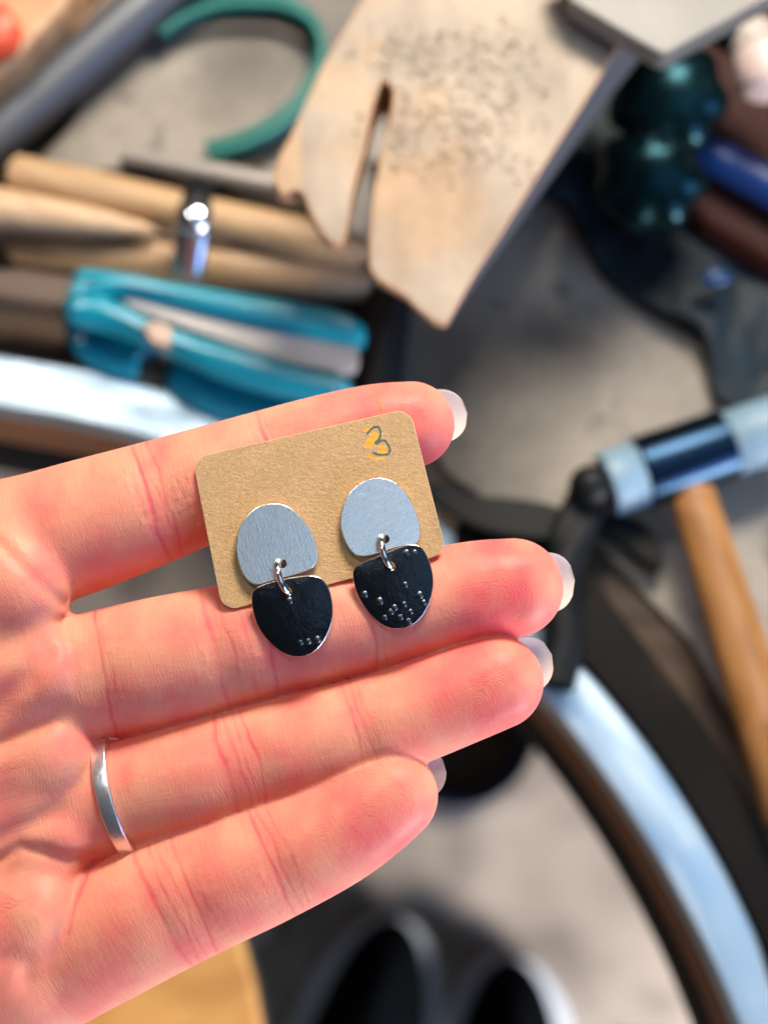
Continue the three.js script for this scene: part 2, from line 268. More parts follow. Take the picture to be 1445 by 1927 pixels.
// ---------------------------------------------------------------- bench pin and plate
{
  const YP = 0.665, th = 0.03;
  const out = [[700, -40], [668, 20], [655, 42], [622, 95], [598, 138], [572, 198], [548, 250], [528, 285], [517, 318], [514, 340], [524, 362], [538, 366], [556, 358], [570, 366], [586, 405], [606, 440], [624, 458], [640, 462], [650, 446], [655, 420], [664, 368], [674, 325], [686, 282], [694, 240], [702, 200], [712, 168], [722, 150], [732, 160], [740, 172], [736, 205], [729, 245], [716, 290], [704, 345], [698, 400], [695, 455], [695, 505], [708, 525], [760, 556], [790, 586], [815, 605], [834, 611], [846, 604], [856, 585], [895, 516], [958, 418], [1056, 262], [1177, 69], [1330, -150], [900, -150]];
  const t = thing('bench_pin', 'pale worn wooden bench pin with a V slot and drilled pits', 'bench pin');
  const R = rng(5), pits = [];
  for (let i = 0; i < 420; i++) { const a = R(), b = R(); pits.push([mix(690, 1000, a) + (R() - 0.5) * 90, mix(60, 330, b) + (R() - 0.5) * 60, 2.0 + R() * 3.8]); }
  const P = pits.map(([a, b, r]) => { const q = onY(a, b, YP); return [q.x, q.z, r * 0.00012]; });
  const c0 = onY(560, 640, YP), c1 = onY(1260, -160, YP), X0 = Math.min(c0.x, c1.x), Z0 = Math.min(c0.z, c1.z), W = Math.max(Math.abs(c1.x - c0.x), Math.abs(c1.z - c0.z));
  const N = 1024, pit = new Float32Array(N * N);
  for (const [x, z, r] of P) { const ci = (x - X0) / W * N, cj = (z - Z0) / W * N, rr = r / W * N; for (let j = Math.floor(cj - rr * 2); j <= cj + rr * 2; j++) for (let i = Math.floor(ci - rr * 2); i <= ci + rr * 2; i++) if (i >= 0 && j >= 0 && i < N && j < N) { const d = Math.hypot(i - ci, j - cj) / rr; pit[j * N + i] = Math.max(pit[j * N + i], 1 - sstep(0.3, 1.35, d)); } }
  const at = (u, v) => pit[Math.min(N - 1, Math.floor(v * N)) * N + Math.min(N - 1, Math.floor(u * N))];
  const mat = new THREE.MeshPhysicalMaterial({
    roughness: 0.62,
    map: colorTex(N, (u, v) => {
      const a = fbm(u * 9, v * 9, 5, 33), b = fbm(u * 22, v * 5, 4, 60), c = noise(u * 300, v * 300, 8), warm = sstep(-0.15, 0.3, fbm(u * 4, v * 4 + 3, 3, 81));
      const k = 1 + 0.34 * a + 0.22 * b + 0.08 * c, pitTone = 1 - 0.2 * at(u, v);  // colour is darker inside the pits
      return [mix(0.30, 0.34, warm) * k * pitTone, mix(0.238, 0.22, warm) * k * pitTone, mix(0.172, 0.122, warm) * k * pitTone];
    }),
    bumpMap: floatTex(N, (u, v) => 0.8 - 0.75 * at(u, v) + 0.10 * fbm(u * 30, v * 30, 4, 2) + 0.05 * noise(u * 240, v * 240, 3)), bumpScale: 0.0007,
  });
  const g = slab(out, YP, th, 0.0006, 2), p = g.attributes.position, uv = g.attributes.uv;
  for (let i = 0; i < p.count; i++) uv.setXY(i, (p.getX(i) - X0) / W, (p.getZ(i) - Z0) / W);
  const TP = onY(834, 611, YP), BP = onY(1177, 69, YP), DX = BP.x - TP.x, DZ = BP.z - TP.z, DL = DX * DX + DZ * DZ;   // a wedge: thin at the tip
  for (let i = 0; i < p.count; i++) if (p.getY(i) < YP - th / 2) { const k = clamp(((p.getX(i) - TP.x) * DX + (p.getZ(i) - TP.z) * DZ) / DL, 0, 1.4); p.setY(i, YP - 0.0025 - k * 0.026 + (p.getY(i) - (YP - th))); }
  const nn = g.attributes.normal, vc = new Float32Array(p.count * 3);          // the long right side has its shade put into its colour as slate, the sawn slot bare wood
  for (let i = 0; i < p.count; i++) { const shadeSide = nn.getX(i) > 0.3 && nn.getZ(i) > 0.2 && p.getX(i) > onY(846, 604, YP).x - 0.001; vc.set(shadeSide ? [0.06, 0.062, 0.072] : [0.42, 0.23, 0.12], i * 3); }
  g.setAttribute('color', new THREE.BufferAttribute(vc, 3));
  mesh('board', g, [mat, std([1, 1, 1], 0.6, 0, { vertexColors: true })], t);
  rebase(t, onY(834, 611, YP));
  const pl = slab([[1040, -60], [1073, 2], [1160, 54], [1238, 99], [1250, 102], [1262, 98], [1350, 50], [1462, -12], [1560, -90]], YP + 0.010, 0.007, 0.0007, 3);
  const plate = thing('metal_plate', 'flat grey steel plate resting on the bench pin in the top right corner', 'plate');
  const pm = std([0.12, 0.115, 0.106], 0.5, 0.15); pm.map = colorTex(256, (u, v) => { const k = 1 + 0.25 * fbm(u * 6, v * 6, 4, 77) + 0.06 * noise(u * 90, v * 90, 3); return [k * 0.9, k * 0.9, k * 0.9]; });
  mesh('slab', uvMetres(pl, 9), pm, plate); rebase(plate, onY(1250, 102, YP + 0.010));
  const br = slab([[900, -150], [1330, -150], [1330, -60], [900, -60]], YP - 0.045, YP - 0.045 - YB, 0.002);
  tag(mesh('pin_bracket', br, blackMetal), 'black bracket under the bench pin at the top edge', 'bracket');
}

// ---------------------------------------------------------------- right side of the bench
{ // dark cloth: a rumpled sheet with thickness, laid over an unidentified dark patch
  const edge = smooth([[985, 395], [1040, 385], [1080, 440], [1120, 520], [1175, 572], [1240, 612], [1300, 640], [1325, 700], [1340, 765], [1420, 790], [1600, 800], [1640, 400], [1500, 120], [1180, 90], [1080, 250]], 120);
  const pts = edge.map(([a, b]) => { const p = onY(a, b, YB); return [p.x, p.z]; }), cx = pts.reduce((s, p) => s + p[0], 0) / pts.length, cz = pts.reduce((s, p) => s + p[1], 0) / pts.length;
  const pos = [], idx = [], uv = [], n = pts.length, R = 40;
  const H = (x, z) => 0.006 + 0.010 * Math.abs(fbm(x * 22, z * 22, 3, 12)) + 0.006 * fbm(x * 60 + 3, z * 25, 3, 4);
  for (let r = 0; r <= R + 1; r++) for (let k = 0; k < n; k++) { const f = Math.min(r, R) / R, x = mix(cx, pts[k][0], f), z = mix(cz, pts[k][1], f); pos.push(x, YB + (r > R ? 0.0026 : Math.max(0.0045, H(x, z))), z); uv.push(x * 10, z * 10); }
  for (let r = 0; r <= R; r++) for (let k = 0; k < n; k++) { const a = r * n + k, b = r * n + (k + 1) % n; idx.push(a, b, a + n, b, b + n, a + n); }
  const g = new THREE.BufferGeometry(); g.setAttribute('position', new THREE.Float32BufferAttribute(pos, 3)); g.setAttribute('uv', new THREE.Float32BufferAttribute(uv, 2)); g.setIndex(idx); g.computeVertexNormals();
  const m = new THREE.MeshPhysicalMaterial({ roughness: 0.55, specularIntensity: 0.5, map: colorTex(256, (u, v) => { const k = 1 + 0.5 * fbm(u * 9, v * 9, 4, 14); return [0.012 * k, 0.021 * k, 0.027 * k]; }) });
  tag(mesh('dark_covering', g, m), 'rumpled dark blue grey cloth at the right below the teal knobs', 'covering');
}
{ // dark brown strip, a stand-in for an unidentified dark band, that follows the rim on the right
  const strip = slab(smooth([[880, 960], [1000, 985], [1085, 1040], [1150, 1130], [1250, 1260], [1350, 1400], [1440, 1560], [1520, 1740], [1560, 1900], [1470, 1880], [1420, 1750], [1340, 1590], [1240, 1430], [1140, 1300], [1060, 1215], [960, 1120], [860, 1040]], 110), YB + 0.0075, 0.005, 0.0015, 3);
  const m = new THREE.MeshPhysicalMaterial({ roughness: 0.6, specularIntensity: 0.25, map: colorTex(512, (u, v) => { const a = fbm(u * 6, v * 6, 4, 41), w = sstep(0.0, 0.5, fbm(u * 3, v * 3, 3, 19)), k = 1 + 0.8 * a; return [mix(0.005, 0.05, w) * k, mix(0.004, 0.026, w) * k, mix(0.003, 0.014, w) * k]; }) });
  tag(mesh('dark_strip', uvMetres(strip, 7), m), 'dark brown strip between the pale rim and the hammer handle', 'leather strip');
}
{ // hammer
  const y = YB + 0.018, t = thing('hammer', 'wooden handled hammer with a black and steel head and pale nylon faces', 'hammer');
  const A = onY(1138, 912, y), B = onY(1476, 800, y), ax = (t0) => A.clone().lerp(B, t0), r = 0.0084;
  mesh('head', rod(ax(0.19), ax(0.68), [[0, 0], [0.001, r * 0.96], [0.03, r * 1.14], [0.97, r * 1.14], [0.999, r * 0.96], [1, 0]], 48), std([0.012, 0.026, 0.048], 0.3, 1), t);
  mesh('face', rod(ax(0.0), ax(0.19), [[0, 0], [0.001, r * 0.9], [0.08, r * 1.02], [0.99, r * 1.02], [1, 0]], 40), std([0.17, 0.27, 0.35], 0.5), t);
  mesh('face', rod(ax(0.68), ax(1.0), [[0, 0], [0.01, r * 1.02], [0.92, r * 1.02], [0.999, r * 0.9], [1, 0]], 40), std([0.17, 0.27, 0.35], 0.5), t);
  const C = ax(0.42), D = onY(1500, 1560, YB + 0.013), g = rod(C, D, [[0, 0.0045], [0.02, 0.0058], [0.2, 0.0062], [0.6, 0.0072], [0.97, 0.0078], [1, 0]], 32, 0.85);
  const uv = g.attributes.uv; for (let i = 0; i < uv.count; i++) { const u = uv.getX(i), v = uv.getY(i); uv.setXY(i, v * 1.5, u * 0.4); }
  mesh('handle', g, wood([0.42, 0.205, 0.07], [0.26, 0.11, 0.03], 61, 0.35, { clearcoat: 0.4, clearcoatRoughness: 0.25 }), t);
  rebase(t, C);
}
{ // black snips: round knob, two arms and a leaf shaped bow
  const t = thing('snips', 'black handled snips left of the hammer head', 'snips'), y = YB + 0.016;
  const k = onY(1110, 915, y + 0.006), s = new THREE.SphereGeometry(0.0056, 24, 16); s.translate(k.x, k.y, k.z); mesh('knob', s, blackPlastic, t);
  mesh('body', slab(smooth([[1085, 900], [1135, 905], [1140, 960], [1120, 1010], [1090, 1050], [1040, 1060], [1035, 1000], [1060, 940]], 40), y + 0.004, 0.012, 0.003, 4), blackPlastic, t);
  mesh('blade', slab(smooth([[820, 905], [900, 930], [1000, 940], [1060, 960], [1050, 1010], [1000, 1015], [900, 995], [810, 940]], 40), y, 0.004, 0.001, 2), std([0.01, 0.01, 0.009], 0.5, 0, { specularIntensity: 0.3 }), t);
  mesh('bow', slab(smooth([[1120, 965], [1170, 965], [1215, 985], [1243, 1025], [1246, 1072], [1215, 1060], [1160, 1020], [1110, 1000]], 40), y - 0.006, 0.005, 0.0015, 3), std([0.012, 0.012, 0.011], 0.6, 0, { specularIntensity: 0.3 }), t);
  mesh('arm', tube([[1075, 1030], [1050, 1110], [1060, 1200], [1040, 1290]].map(([a, b]) => onY(a, b, y)), 0.0055, 30), blackPlastic, t);
  rebase(t, onY(1090, 980, y));
}
{ // fluted dark teal knobs of a clamp
  const knobMat = std([0.001, 0.005, 0.006], 0.27, 0, { specularIntensity: 0.6, specularColor: new THREE.Color(0.22, 0.75, 0.95) });
  const g = new THREE.SphereGeometry(1, 96, 48), p = g.attributes.position, v = new THREE.Vector3();
  for (let i = 0; i < p.count; i++) { v.fromBufferAttribute(p, i); const a = Math.atan2(v.z, v.x), rr = Math.hypot(v.x, v.z), f = 1 - 0.12 * (0.5 + 0.5 * Math.cos(7 * a)) * sstep(0.2, 0.8, rr); p.setXYZ(i, v.x * f, v.y * 0.62, v.z * f); }
  g.computeVertexNormals();
  const t = thing('bench_clamp', 'dark teal bench clamp with two glossy fluted knobs below the grey plate', 'clamp');
  for (const [a, b, r, h] of [[1255, 185, 0.0165, 0.035], [1222, 335, 0.0155, 0.03]]) {
    const m = mesh('knob', g, knobMat, t), q = onY(a, b, YB + h); m.scale.setScalar(r); m.rotation.set(0.15, 0.3, 0.1); m.position.copy(q);
    mesh('stem', new THREE.CylinderGeometry(0.006, 0.006, h - 0.009, 20), blackMetal, t).position.set(q.x, YB + 0.004 + (h - 0.009) / 2, q.z);
  }
  rebase(t, onY(1238, 260, YB));
}
{
  const box = slab([[1262, 90], [1700, -80], [1700, 640], [1445, 490], [1330, 420], [1270, 360], [1250, 220]], YB + 0.016, 0.014, 0.002);
  tag(mesh('leather_box', uvMetres(box, 6), std([0.035, 0.009, 0.006], 0.6, 0, { specularIntensity: 0.25 })), 'reddish brown leather covered box at the right edge under the blue file handle', 'box');
  const A = onY(1268, 252, YB + 0.022), B = onY(1640, 455, YB + 0.022);
  tag(mesh('file_handle', rod(A, B, [[0, 0], [0.02, 0.0036], [0.3, 0.0052], [0.98, 0.0056], [1, 0]], 28), std([0.002, 0.03, 0.15], 0.45)), 'bright blue file handle lying on the reddish brown box', 'file handle');
  const s = thing('clamp_screw', 'ridged dark blue clamp screw with a pale rounded tip at the top right', 'screw');
  const C = onY(1345, 40, YB + 0.045), D = onY(1425, 92, YB + 0.045), prof = [[0, 0]]; for (let i = 0; i <= 14; i++) { prof.push([i / 14.2, 0.0058], [(i + 0.4) / 14.2, 0.0046]); } prof.push([1, 0]);
  mesh('thread', rod(C, D, prof, 28), std([0.01, 0.03, 0.05], 0.3, 0.5), s);
  mesh('collar', rod(onY(1385, 66, YB + 0.046), onY(1440, 92, YB + 0.046), [[0, 0], [0.05, 0.006], [0.9, 0.0075], [1, 0]], 24), std([0.40, 0.34, 0.29], 0.5), s);
  mesh('tip', rod(onY(1435, 78, YB + 0.046), onY(1446, 182, YB + 0.046), [[0, 0], [0.04, 0.006], [0.3, 0.0085], [0.8, 0.008], [0.95, 0.005], [1, 0]], 24), std([0.55, 0.42, 0.38], 0.4), s);
  rebase(s, C);
  const f = onY(1345, 520, YB + 0.02), cap = new THREE.SphereGeometry(0.003, 24, 16); cap.scale(1.4, 0.6, 0.9); cap.translate(f.x, f.y, f.z);
  tag(mesh('blue_bead', cap, std([0.003, 0.035, 0.12], 0.4)), 'small blue bead on the dark cloth', 'bead');
  tag(mesh('dark_pole', rod(onY(735, 560, YB + 0.01), onY(705, 760, YB + 0.01), [[0, 0], [0.01, 0.0062], [0.98, 0.0062], [1, 0]], 24), std([0.02, 0.014, 0.01], 0.5)), 'short dark brown rod beneath the tip of the bench pin', 'rod');
}

// ---------------------------------------------------------------- on the floor
{
  const t = thing('stool', 'wooden stool with an orange grained seat at the bottom left', 'stool'), y = 0.47;
  const outl = [[-260, 1700], [395, 1640], [446, 1740], [476, 1850], [500, 1990], [505, 2300], [-260, 2300]];
  const m = wood([0.72, 0.38, 0.11], [0.46, 0.20, 0.045], 71, 0.4); m.map.repeat.set(1, 1);
  const rot = new THREE.Matrix4(), g = slab(outl, y, 0.012, 0.002, 3), p = g.attributes.position, uv = g.attributes.uv;
  for (let i = 0; i < p.count; i++) { const x = p.getX(i), z = p.getZ(i), c = Math.cos(0.42), s = Math.sin(0.42); uv.setXY(i, (x * c - z * s) * 4, (x * s + z * c) * 4.5); }
  mesh('seat', g, m, t);
  const o2 = [[-240, 1716], [388, 1652], [440, 1752], [470, 1862], [494, 2000], [499, 2280], [-240, 2280]];
  mesh('seat_frame', slab(o2, y - 0.0122, 0.05, 0.002, 2), std([0.01, 0.009, 0.008], 0.5), t);
  for (const [a, b] of [[330, 1730], [400, 2150], [-180, 1780], [-180, 2200]]) { const q = onY(a, b, y - 0.05); mesh('leg', new THREE.CylinderGeometry(0.012, 0.012, q.y - 0.006, 20).translate(q.x, (q.y - 0.006) / 2 + 0.003, q.z), std([0.01, 0.009, 0.008], 0.5), t); }
  rebase(t, onY(100, 2000, 0).setY(0));
}
function shoe(label, px, py, turn) {
  const t = thing('shoe', label, 'shoe', 'pair of black shoes with pale soles'), L = 0.27, W = 0.11;
  const outline = (k) => { const a = []; for (let i = 0; i < 64; i++) { const an = i / 64 * 6.2832, c = Math.cos(an), s = Math.sin(an), along = s, w = 0.5 * W * (0.86 + 0.14 * Math.sin(an)) * (1 - 0.12 * gauss(s + 0.2, 0.45)); a.push([c * w * k, along * L / 2 - (1 - k) * 0 + (k - 1) * Math.sign(s) * Math.abs(s) * W * 0.5 * 0.2]); } return a; };
  const loft = (rows, name, mat) => {
    const pos = [], idx = [], n = 64; rows.forEach(([k, y, dz = 0]) => outline(k).forEach(([x, z]) => pos.push(x, y, -z + dz)));
    for (let r = 0; r < rows.length - 1; r++) for (let i = 0; i < n; i++) { const a = r * n + i, b = r * n + (i + 1) % n; idx.push(a, b, a + n, b, b + n, a + n); }
    const c = pos.length / 3; pos.push(0, rows[rows.length - 1][1], rows[rows.length - 1][2] ?? 0); for (let i = 0; i < n; i++) idx.push((rows.length - 1) * n + i, (rows.length - 1) * n + (i + 1) % n, c);
    const g = new THREE.BufferGeometry(); g.setAttribute('position', new THREE.Float32BufferAttribute(pos, 3)); g.setAttribute('uv', new THREE.Float32BufferAttribute(pos.flatMap((_, i) => (i % 3 === 2 ? [] : [])).concat(new Array(pos.length / 3 * 2).fill(0)), 2)); g.setIndex(idx); g.computeVertexNormals(); mesh(name, g, mat, t);
  };
  loft([[0.97, 0], [1.0, 0.004], [1.0, 0.024], [0.975, 0.029], [0.77, 0.03]], 'sole', std([0.74, 0.80, 0.84], 0.55));
  loft([[0.75, 0.0296], [0.735, 0.036], [0.70, 0.05], [0.68, 0.062, 0.01], [0.5, 0.072, 0.02], [0.3, 0.08, 0.03], [0.1, 0.084, 0.035]], 'upper', std([0.0025, 0.003, 0.004], 1, 0, { specularIntensity: 0.1 }));
  const p = onY(px, py, 0.028); t.position.set(p.x, 0.0005, p.z); t.rotation.y = turn; t.translateZ(L / 2);
}
shoe('left black shoe with its toe higher in the picture', 752, 1722, -0.27);
shoe('right black shoe nearer the lower right with its toe lower in the picture', 962, 1795, -0.06);
{ // tin on the floor
  const t = thing('bin', 'dark blue rimmed round bin with an olive inside on the floor', 'bin'), y = 0.19, c = onY(862, 1368, y), r = onY(1012, 1368, y).x - c.x;
  const V = (a) => a.map(([x, yy]) => new THREE.Vector2(Math.max(x, 1e-5), yy));
  mesh('wall', new THREE.LatheGeometry(V([[r * 0.88, 0.004], [r * 0.92, 0.01], [r * 0.99, y - 0.01], [r, y - 0.002], [r * 0.985, y], [r * 0.82, y - 0.004], [r * 0.80, y - 0.01], [r * 0.78, 0.03]]), 64), std([0.008, 0.022, 0.05], 0.3), t);
  mesh('lining', new THREE.CylinderGeometry(r * 0.8, r * 0.8, 0.006, 48).translate(0, y - 0.05, 0), std([0.20, 0.17, 0.11], 0.8), t);
  t.position.set(c.x, 0, c.z);
  tag(mesh('cable', tube([[-60, 830], [40, 855], [140, 905], [230, 945], [330, 900], [420, 850]].map(([a, b]) => onY(a, b, 0.012)), 0.011, 60), blackPlastic), 'black cable on the floor under the left end of the rim', 'cable');
}

// ---------------------------------------------------------------- the hand (millimetres round the held point, then metres)
const smin = (a, b, k) => { const h = Math.max(k - Math.abs(a - b), 0) / k; return Math.min(a, b) - h * h * k * 0.25; };
const ZS = 0.9;
function makeFinger(st, joints) {
  const P = st.map(([a, b, hw, z]) => { const [x, y] = px2(a, b, z); return { x, y, z, r: hw * KP * (260 - z) }; });
  const cr = (a, b, c, d, t) => 0.5 * (2 * b + (c - a) * t + (2 * a - 5 * b + 4 * c - d) * t * t + (3 * b - a - 3 * c + d) * t * t * t);
  const pts = [];
  for (let i = 0; i < P.length - 1; i++) for (let k = 0; k < 10; k++) { const t = k / 10, q = [P[Math.max(i - 1, 0)], P[i], P[i + 1], P[Math.min(i + 2, P.length - 1)]], o = {}; for (const f of ['x', 'y', 'z', 'r']) o[f] = cr(q[0][f], q[1][f], q[2][f], q[3][f], t); pts.push(o); }
  pts.push(P[P.length - 1]);
  let s = 0; pts.forEach((p, i) => { if (i) s += Math.hypot(p.x - pts[i - 1].x, p.y - pts[i - 1].y, p.z - pts[i - 1].z); p.s = s; });
  const f = { pts, len: s, lo: [1e9, 1e9, 1e9], hi: [-1e9, -1e9, -1e9] };
  for (const p of pts) { const rr = p.r + 1; ['x', 'y', 'z'].forEach((a, k) => { f.lo[k] = Math.min(f.lo[k], p[a] - rr); f.hi[k] = Math.max(f.hi[k], p[a] + rr); }); }
  const near = (x, y) => { let best = 1e9, r = null; for (let i = 0; i < pts.length - 1; i++) { const a = pts[i], b = pts[i + 1], dx = b.x - a.x, dy = b.y - a.y, h = clamp(((x - a.x) * dx + (y - a.y) * dy) / (dx * dx + dy * dy)), ex = x - a.x - dx * h, ey = y - a.y - dy * h, d = Math.hypot(ex, ey); if (d < best) { best = d; const l = Math.hypot(dx, dy); r = { d, s: mix(a.s, b.s, h), t: (ex * -dy + ey * dx) / l, r: mix(a.r, b.r, h), z: mix(a.z, b.z, h), end: i === pts.length - 2 && h === 1 ? (ex * dx + ey * dy) / l : 0 }; } } return r; };
  f.near = near;
  f.creases = joints.map(([a, b, depth, w]) => { const [x, y] = px2(a, b, 6); return { s: near(x, y).s, depth, w }; });
  const main = f.creases.filter((c) => c.depth > 0.13);
  f.bulge = (q) => { let v = 0.3; for (const c of main) v -= 0.55 * gauss(q - c.s, 2.8); return v + 0.5 * gauss(q - (f.len - 2), 6); };
  f.sdf = (x, y, z) => {
    const bx = Math.max(f.lo[0] - x, 0, x - f.hi[0]), by = Math.max(f.lo[1] - y, 0, y - f.hi[1]), bz = Math.max(f.lo[2] - z, 0, z - f.hi[2]), bd = bx * bx + by * by + bz * bz;
    if (bd > 25) return Math.sqrt(bd);
    let best = 1e9, bs = 0, bzz = 0, br = 1;
    for (let i = 0; i < pts.length - 1; i++) {
      const a = pts[i], b = pts[i + 1], dx = b.x - a.x, dy = b.y - a.y, dz = b.z - a.z, px = x - a.x, py = y - a.y, pz = z - a.z;
      let h = (px * dx + py * dy + pz * dz) / (dx * dx + dy * dy + dz * dz); h = h < 0 ? 0 : h > 1 ? 1 : h;
      const ex = px - dx * h, ey = py - dy * h, ez = (pz - dz * h) / ZS, r = a.r + (b.r - a.r) * h, d = Math.sqrt(ex * ex + ey * ey + ez * ez) - r;
      if (d < best) { best = d; bs = a.s + (b.s - a.s) * h; bzz = ez; br = r; }
    }
    const w = clamp(bzz / br); return best - f.bulge(bs) * w * w;
  };
  return f;
}
const F = {
  index: makeFinger([[-60, 1050, 132, -4], [60, 1020, 128, -3.5], [168, 987, 124, -3], [322, 935, 113, -3], [452, 888, 102, -3.5], [588, 842, 93, -4], [700, 810, 86, -4.5], [774, 799, 81, -5]],
    [[284, 948, 0.26, 0.35], [314, 938, 0.16, 0.3], [300, 943, 0.08, 0.25], [516, 868, 0.2, 0.32], [526, 864, 0.08, 0.25]]),
  middle: makeFinger([[60, 1292, 116, -1], [175, 1272, 120, 0], [298, 1248, 124, 0.3], [450, 1212, 116, 0.5], [600, 1178, 106, 0.5], [750, 1148, 99, 0.0], [880, 1115, 95, -0.4], [966, 1106, 93, -0.8]],
    [[205, 1268, 0.2, 0.3], [218, 1266, 0.06, 0.25], [412, 1224, 0.16, 0.4], [440, 1218, 0.1, 0.3], [470, 1212, 0.12, 0.35], [508, 1204, 0.18, 0.3], [700, 1161, 0.16, 0.3], [716, 1157, 0.1, 0.25]]),
  ring: makeFinger([[90, 1540, 104, 0.5], [215, 1503, 103, 1.5], [350, 1468, 106, 2.4], [480, 1431, 104, 2.7], [620, 1392, 100, 2.8], [760, 1349, 95, 2.6], [870, 1307, 92, 2.4], [934, 1284, 88, 2.2]],
    [[436, 1448, 0.16, 0.35], [458, 1442, 0.12, 0.3], [474, 1438, 0.09, 0.25], [490, 1434, 0.17, 0.3], [676, 1379, 0.15, 0.3], [694, 1374, 0.1, 0.25], [706, 1370, 0.06, 0.25]]),
  pinky: makeFinger([[90, 1818, 126, 3], [215, 1752, 126, 4.4], [350, 1686, 122, 5.4], [495, 1627, 113, 6.2], [620, 1570, 103, 6.4], [690, 1528, 95, 6.2], [738, 1497, 86, 5.8]],
    [[320, 1700, 0.16, 0.4], [342, 1690, 0.12, 0.3], [358, 1682, 0.1, 0.3], [378, 1672, 0.16, 0.3], [522, 1614, 0.19, 0.32], [540, 1606, 0.12, 0.3], [556, 1600, 0.06, 0.25]]),
};
const fingers = Object.values(F);
const cone = (a, b) => { const A = px2(a[0], a[1], a[2]), B = px2(b[0], b[1], b[2]), d = [B[0] - A[0], B[1] - A[1], B[2] - A[2]], l2 = d[0] * d[0] + d[1] * d[1] + d[2] * d[2]; return (x, y, z) => { const px = x - A[0], py = y - A[1], pz = z - A[2]; let h = (px * d[0] + py * d[1] + pz * d[2]) / l2; h = h < 0 ? 0 : h > 1 ? 1 : h; const ex = px - d[0] * h, ey = py - d[1] * h, ez = pz - d[2] * h; return Math.sqrt(ex * ex + ey * ey + ez * ez) - (a[3] + (b[3] - a[3]) * h); }; };
const palmBones = [
  [[10, 1040, -2.5, 11.2], [-520, 1360, -7, 15]], [[60, 1290, -1, 10.2], [-520, 1450, -7, 15]], [[70, 1500, 0, 10.0], [-520, 1540, -7, 15]], [[20, 1790, 3, 11.6], [-500, 1680, -5, 15]],
  [[-200, 1130, 4, 14], [-560, 1390, 1, 17]], [[-230, 1090, 4, 12], [-400, 760, 10, 10.5]], [[-400, 760, 10, 10], [-440, 520, 14, 9]],
  [[-500, 1500, -6, 20], [-1000, 1640, -12, 24]],
].map(([a, b]) => cone(a, b));
const pads = [[[40, 1112, 4.2, 7.6], [-70, 1130, 2, 8]], [[92, 1262, 4.6, 7.2], [10, 1285, 3, 8]], [[98, 1425, 4.6, 6.8], [10, 1440, 3, 7.5]], [[120, 1575, 5.2, 5.6], [30, 1570, 3.6, 7]], [[72, 1720, 7.2, 7.8], [-20, 1740, 4, 9]], [[66, 1860, 5.2, 8.0], [-60, 1860, 4, 9]]].map(([a, b]) => cone(a, b));
const polyline = (pts) => { const q = pts.map(([a, b]) => px2(a, b, 10)); return (x, y) => { let best = 1e9; for (let i = 0; i < q.length - 1; i++) { const dx = q[i + 1][0] - q[i][0], dy = q[i + 1][1] - q[i][1], h = clamp(((x - q[i][0]) * dx + (y - q[i][1]) * dy) / (dx * dx + dy * dy)); best = Math.min(best, Math.hypot(x - q[i][0] - dx * h, y - q[i][1] - dy * h)); } return best; }; };
const furrows = [
  [[[-60, 1345], [0, 1318], [60, 1272], [88, 1230]], 1.0, 2.2], [[[-40, 1425], [0, 1404], [40, 1385], [95, 1352], [128, 1335]], 0.9, 1.5], [[[-60, 1590], [0, 1578], [50, 1556], [110, 1530]], 0.8, 1.8],
  [[[-50, 1650], [40, 1592], [80, 1600], [130, 1616], [165, 1618]], 0.8, 1.1], [[[-40, 1000], [0, 1027], [44, 1068], [81, 1103], [108, 1138]], 0.5, 1.0], [[[20, 1790], [60, 1795], [62, 1830]], 0.4, 1.6],
  [[[178, 1617], [158, 1655], [143, 1700], [136, 1748]], 0.7, 1.0], [[[105, 1172], [128, 1215], [142, 1270], [152, 1330], [172, 1392]], 0.6, 0.9],
].map(([p, d, w]) => ({ f: polyline(p), d, w }));
function handSDF(x, y, z) {
  let p = 1e9; for (const b of palmBones) p = smin(p, b(x, y, z), 9);
  let q = 1e9; for (const b of pads) q = smin(q, b(x, y, z), 4);
  p = smin(p, q, 5.0);
  if (p < 3 && z > 4 && x > -72) for (const g of furrows) { const d = g.f(x, y); if (d < g.w * 3) p += g.d * gauss(d, g.w); }
  let f = 1e9; for (const g of fingers) { const d = g.sdf(x, y, z); f = f > 1e8 ? d : smin(f, d, 0.9); }
  return smin(p, f, 1.5);
}
function topOf(x, y) { let z = 34; for (let i = 0; i < 90; i++) { const d = handSDF(x, y, z); if (d < 0.004) return z; z -= Math.max(d * 0.75, 0.004); if (z < -30) return -30; } return z; }
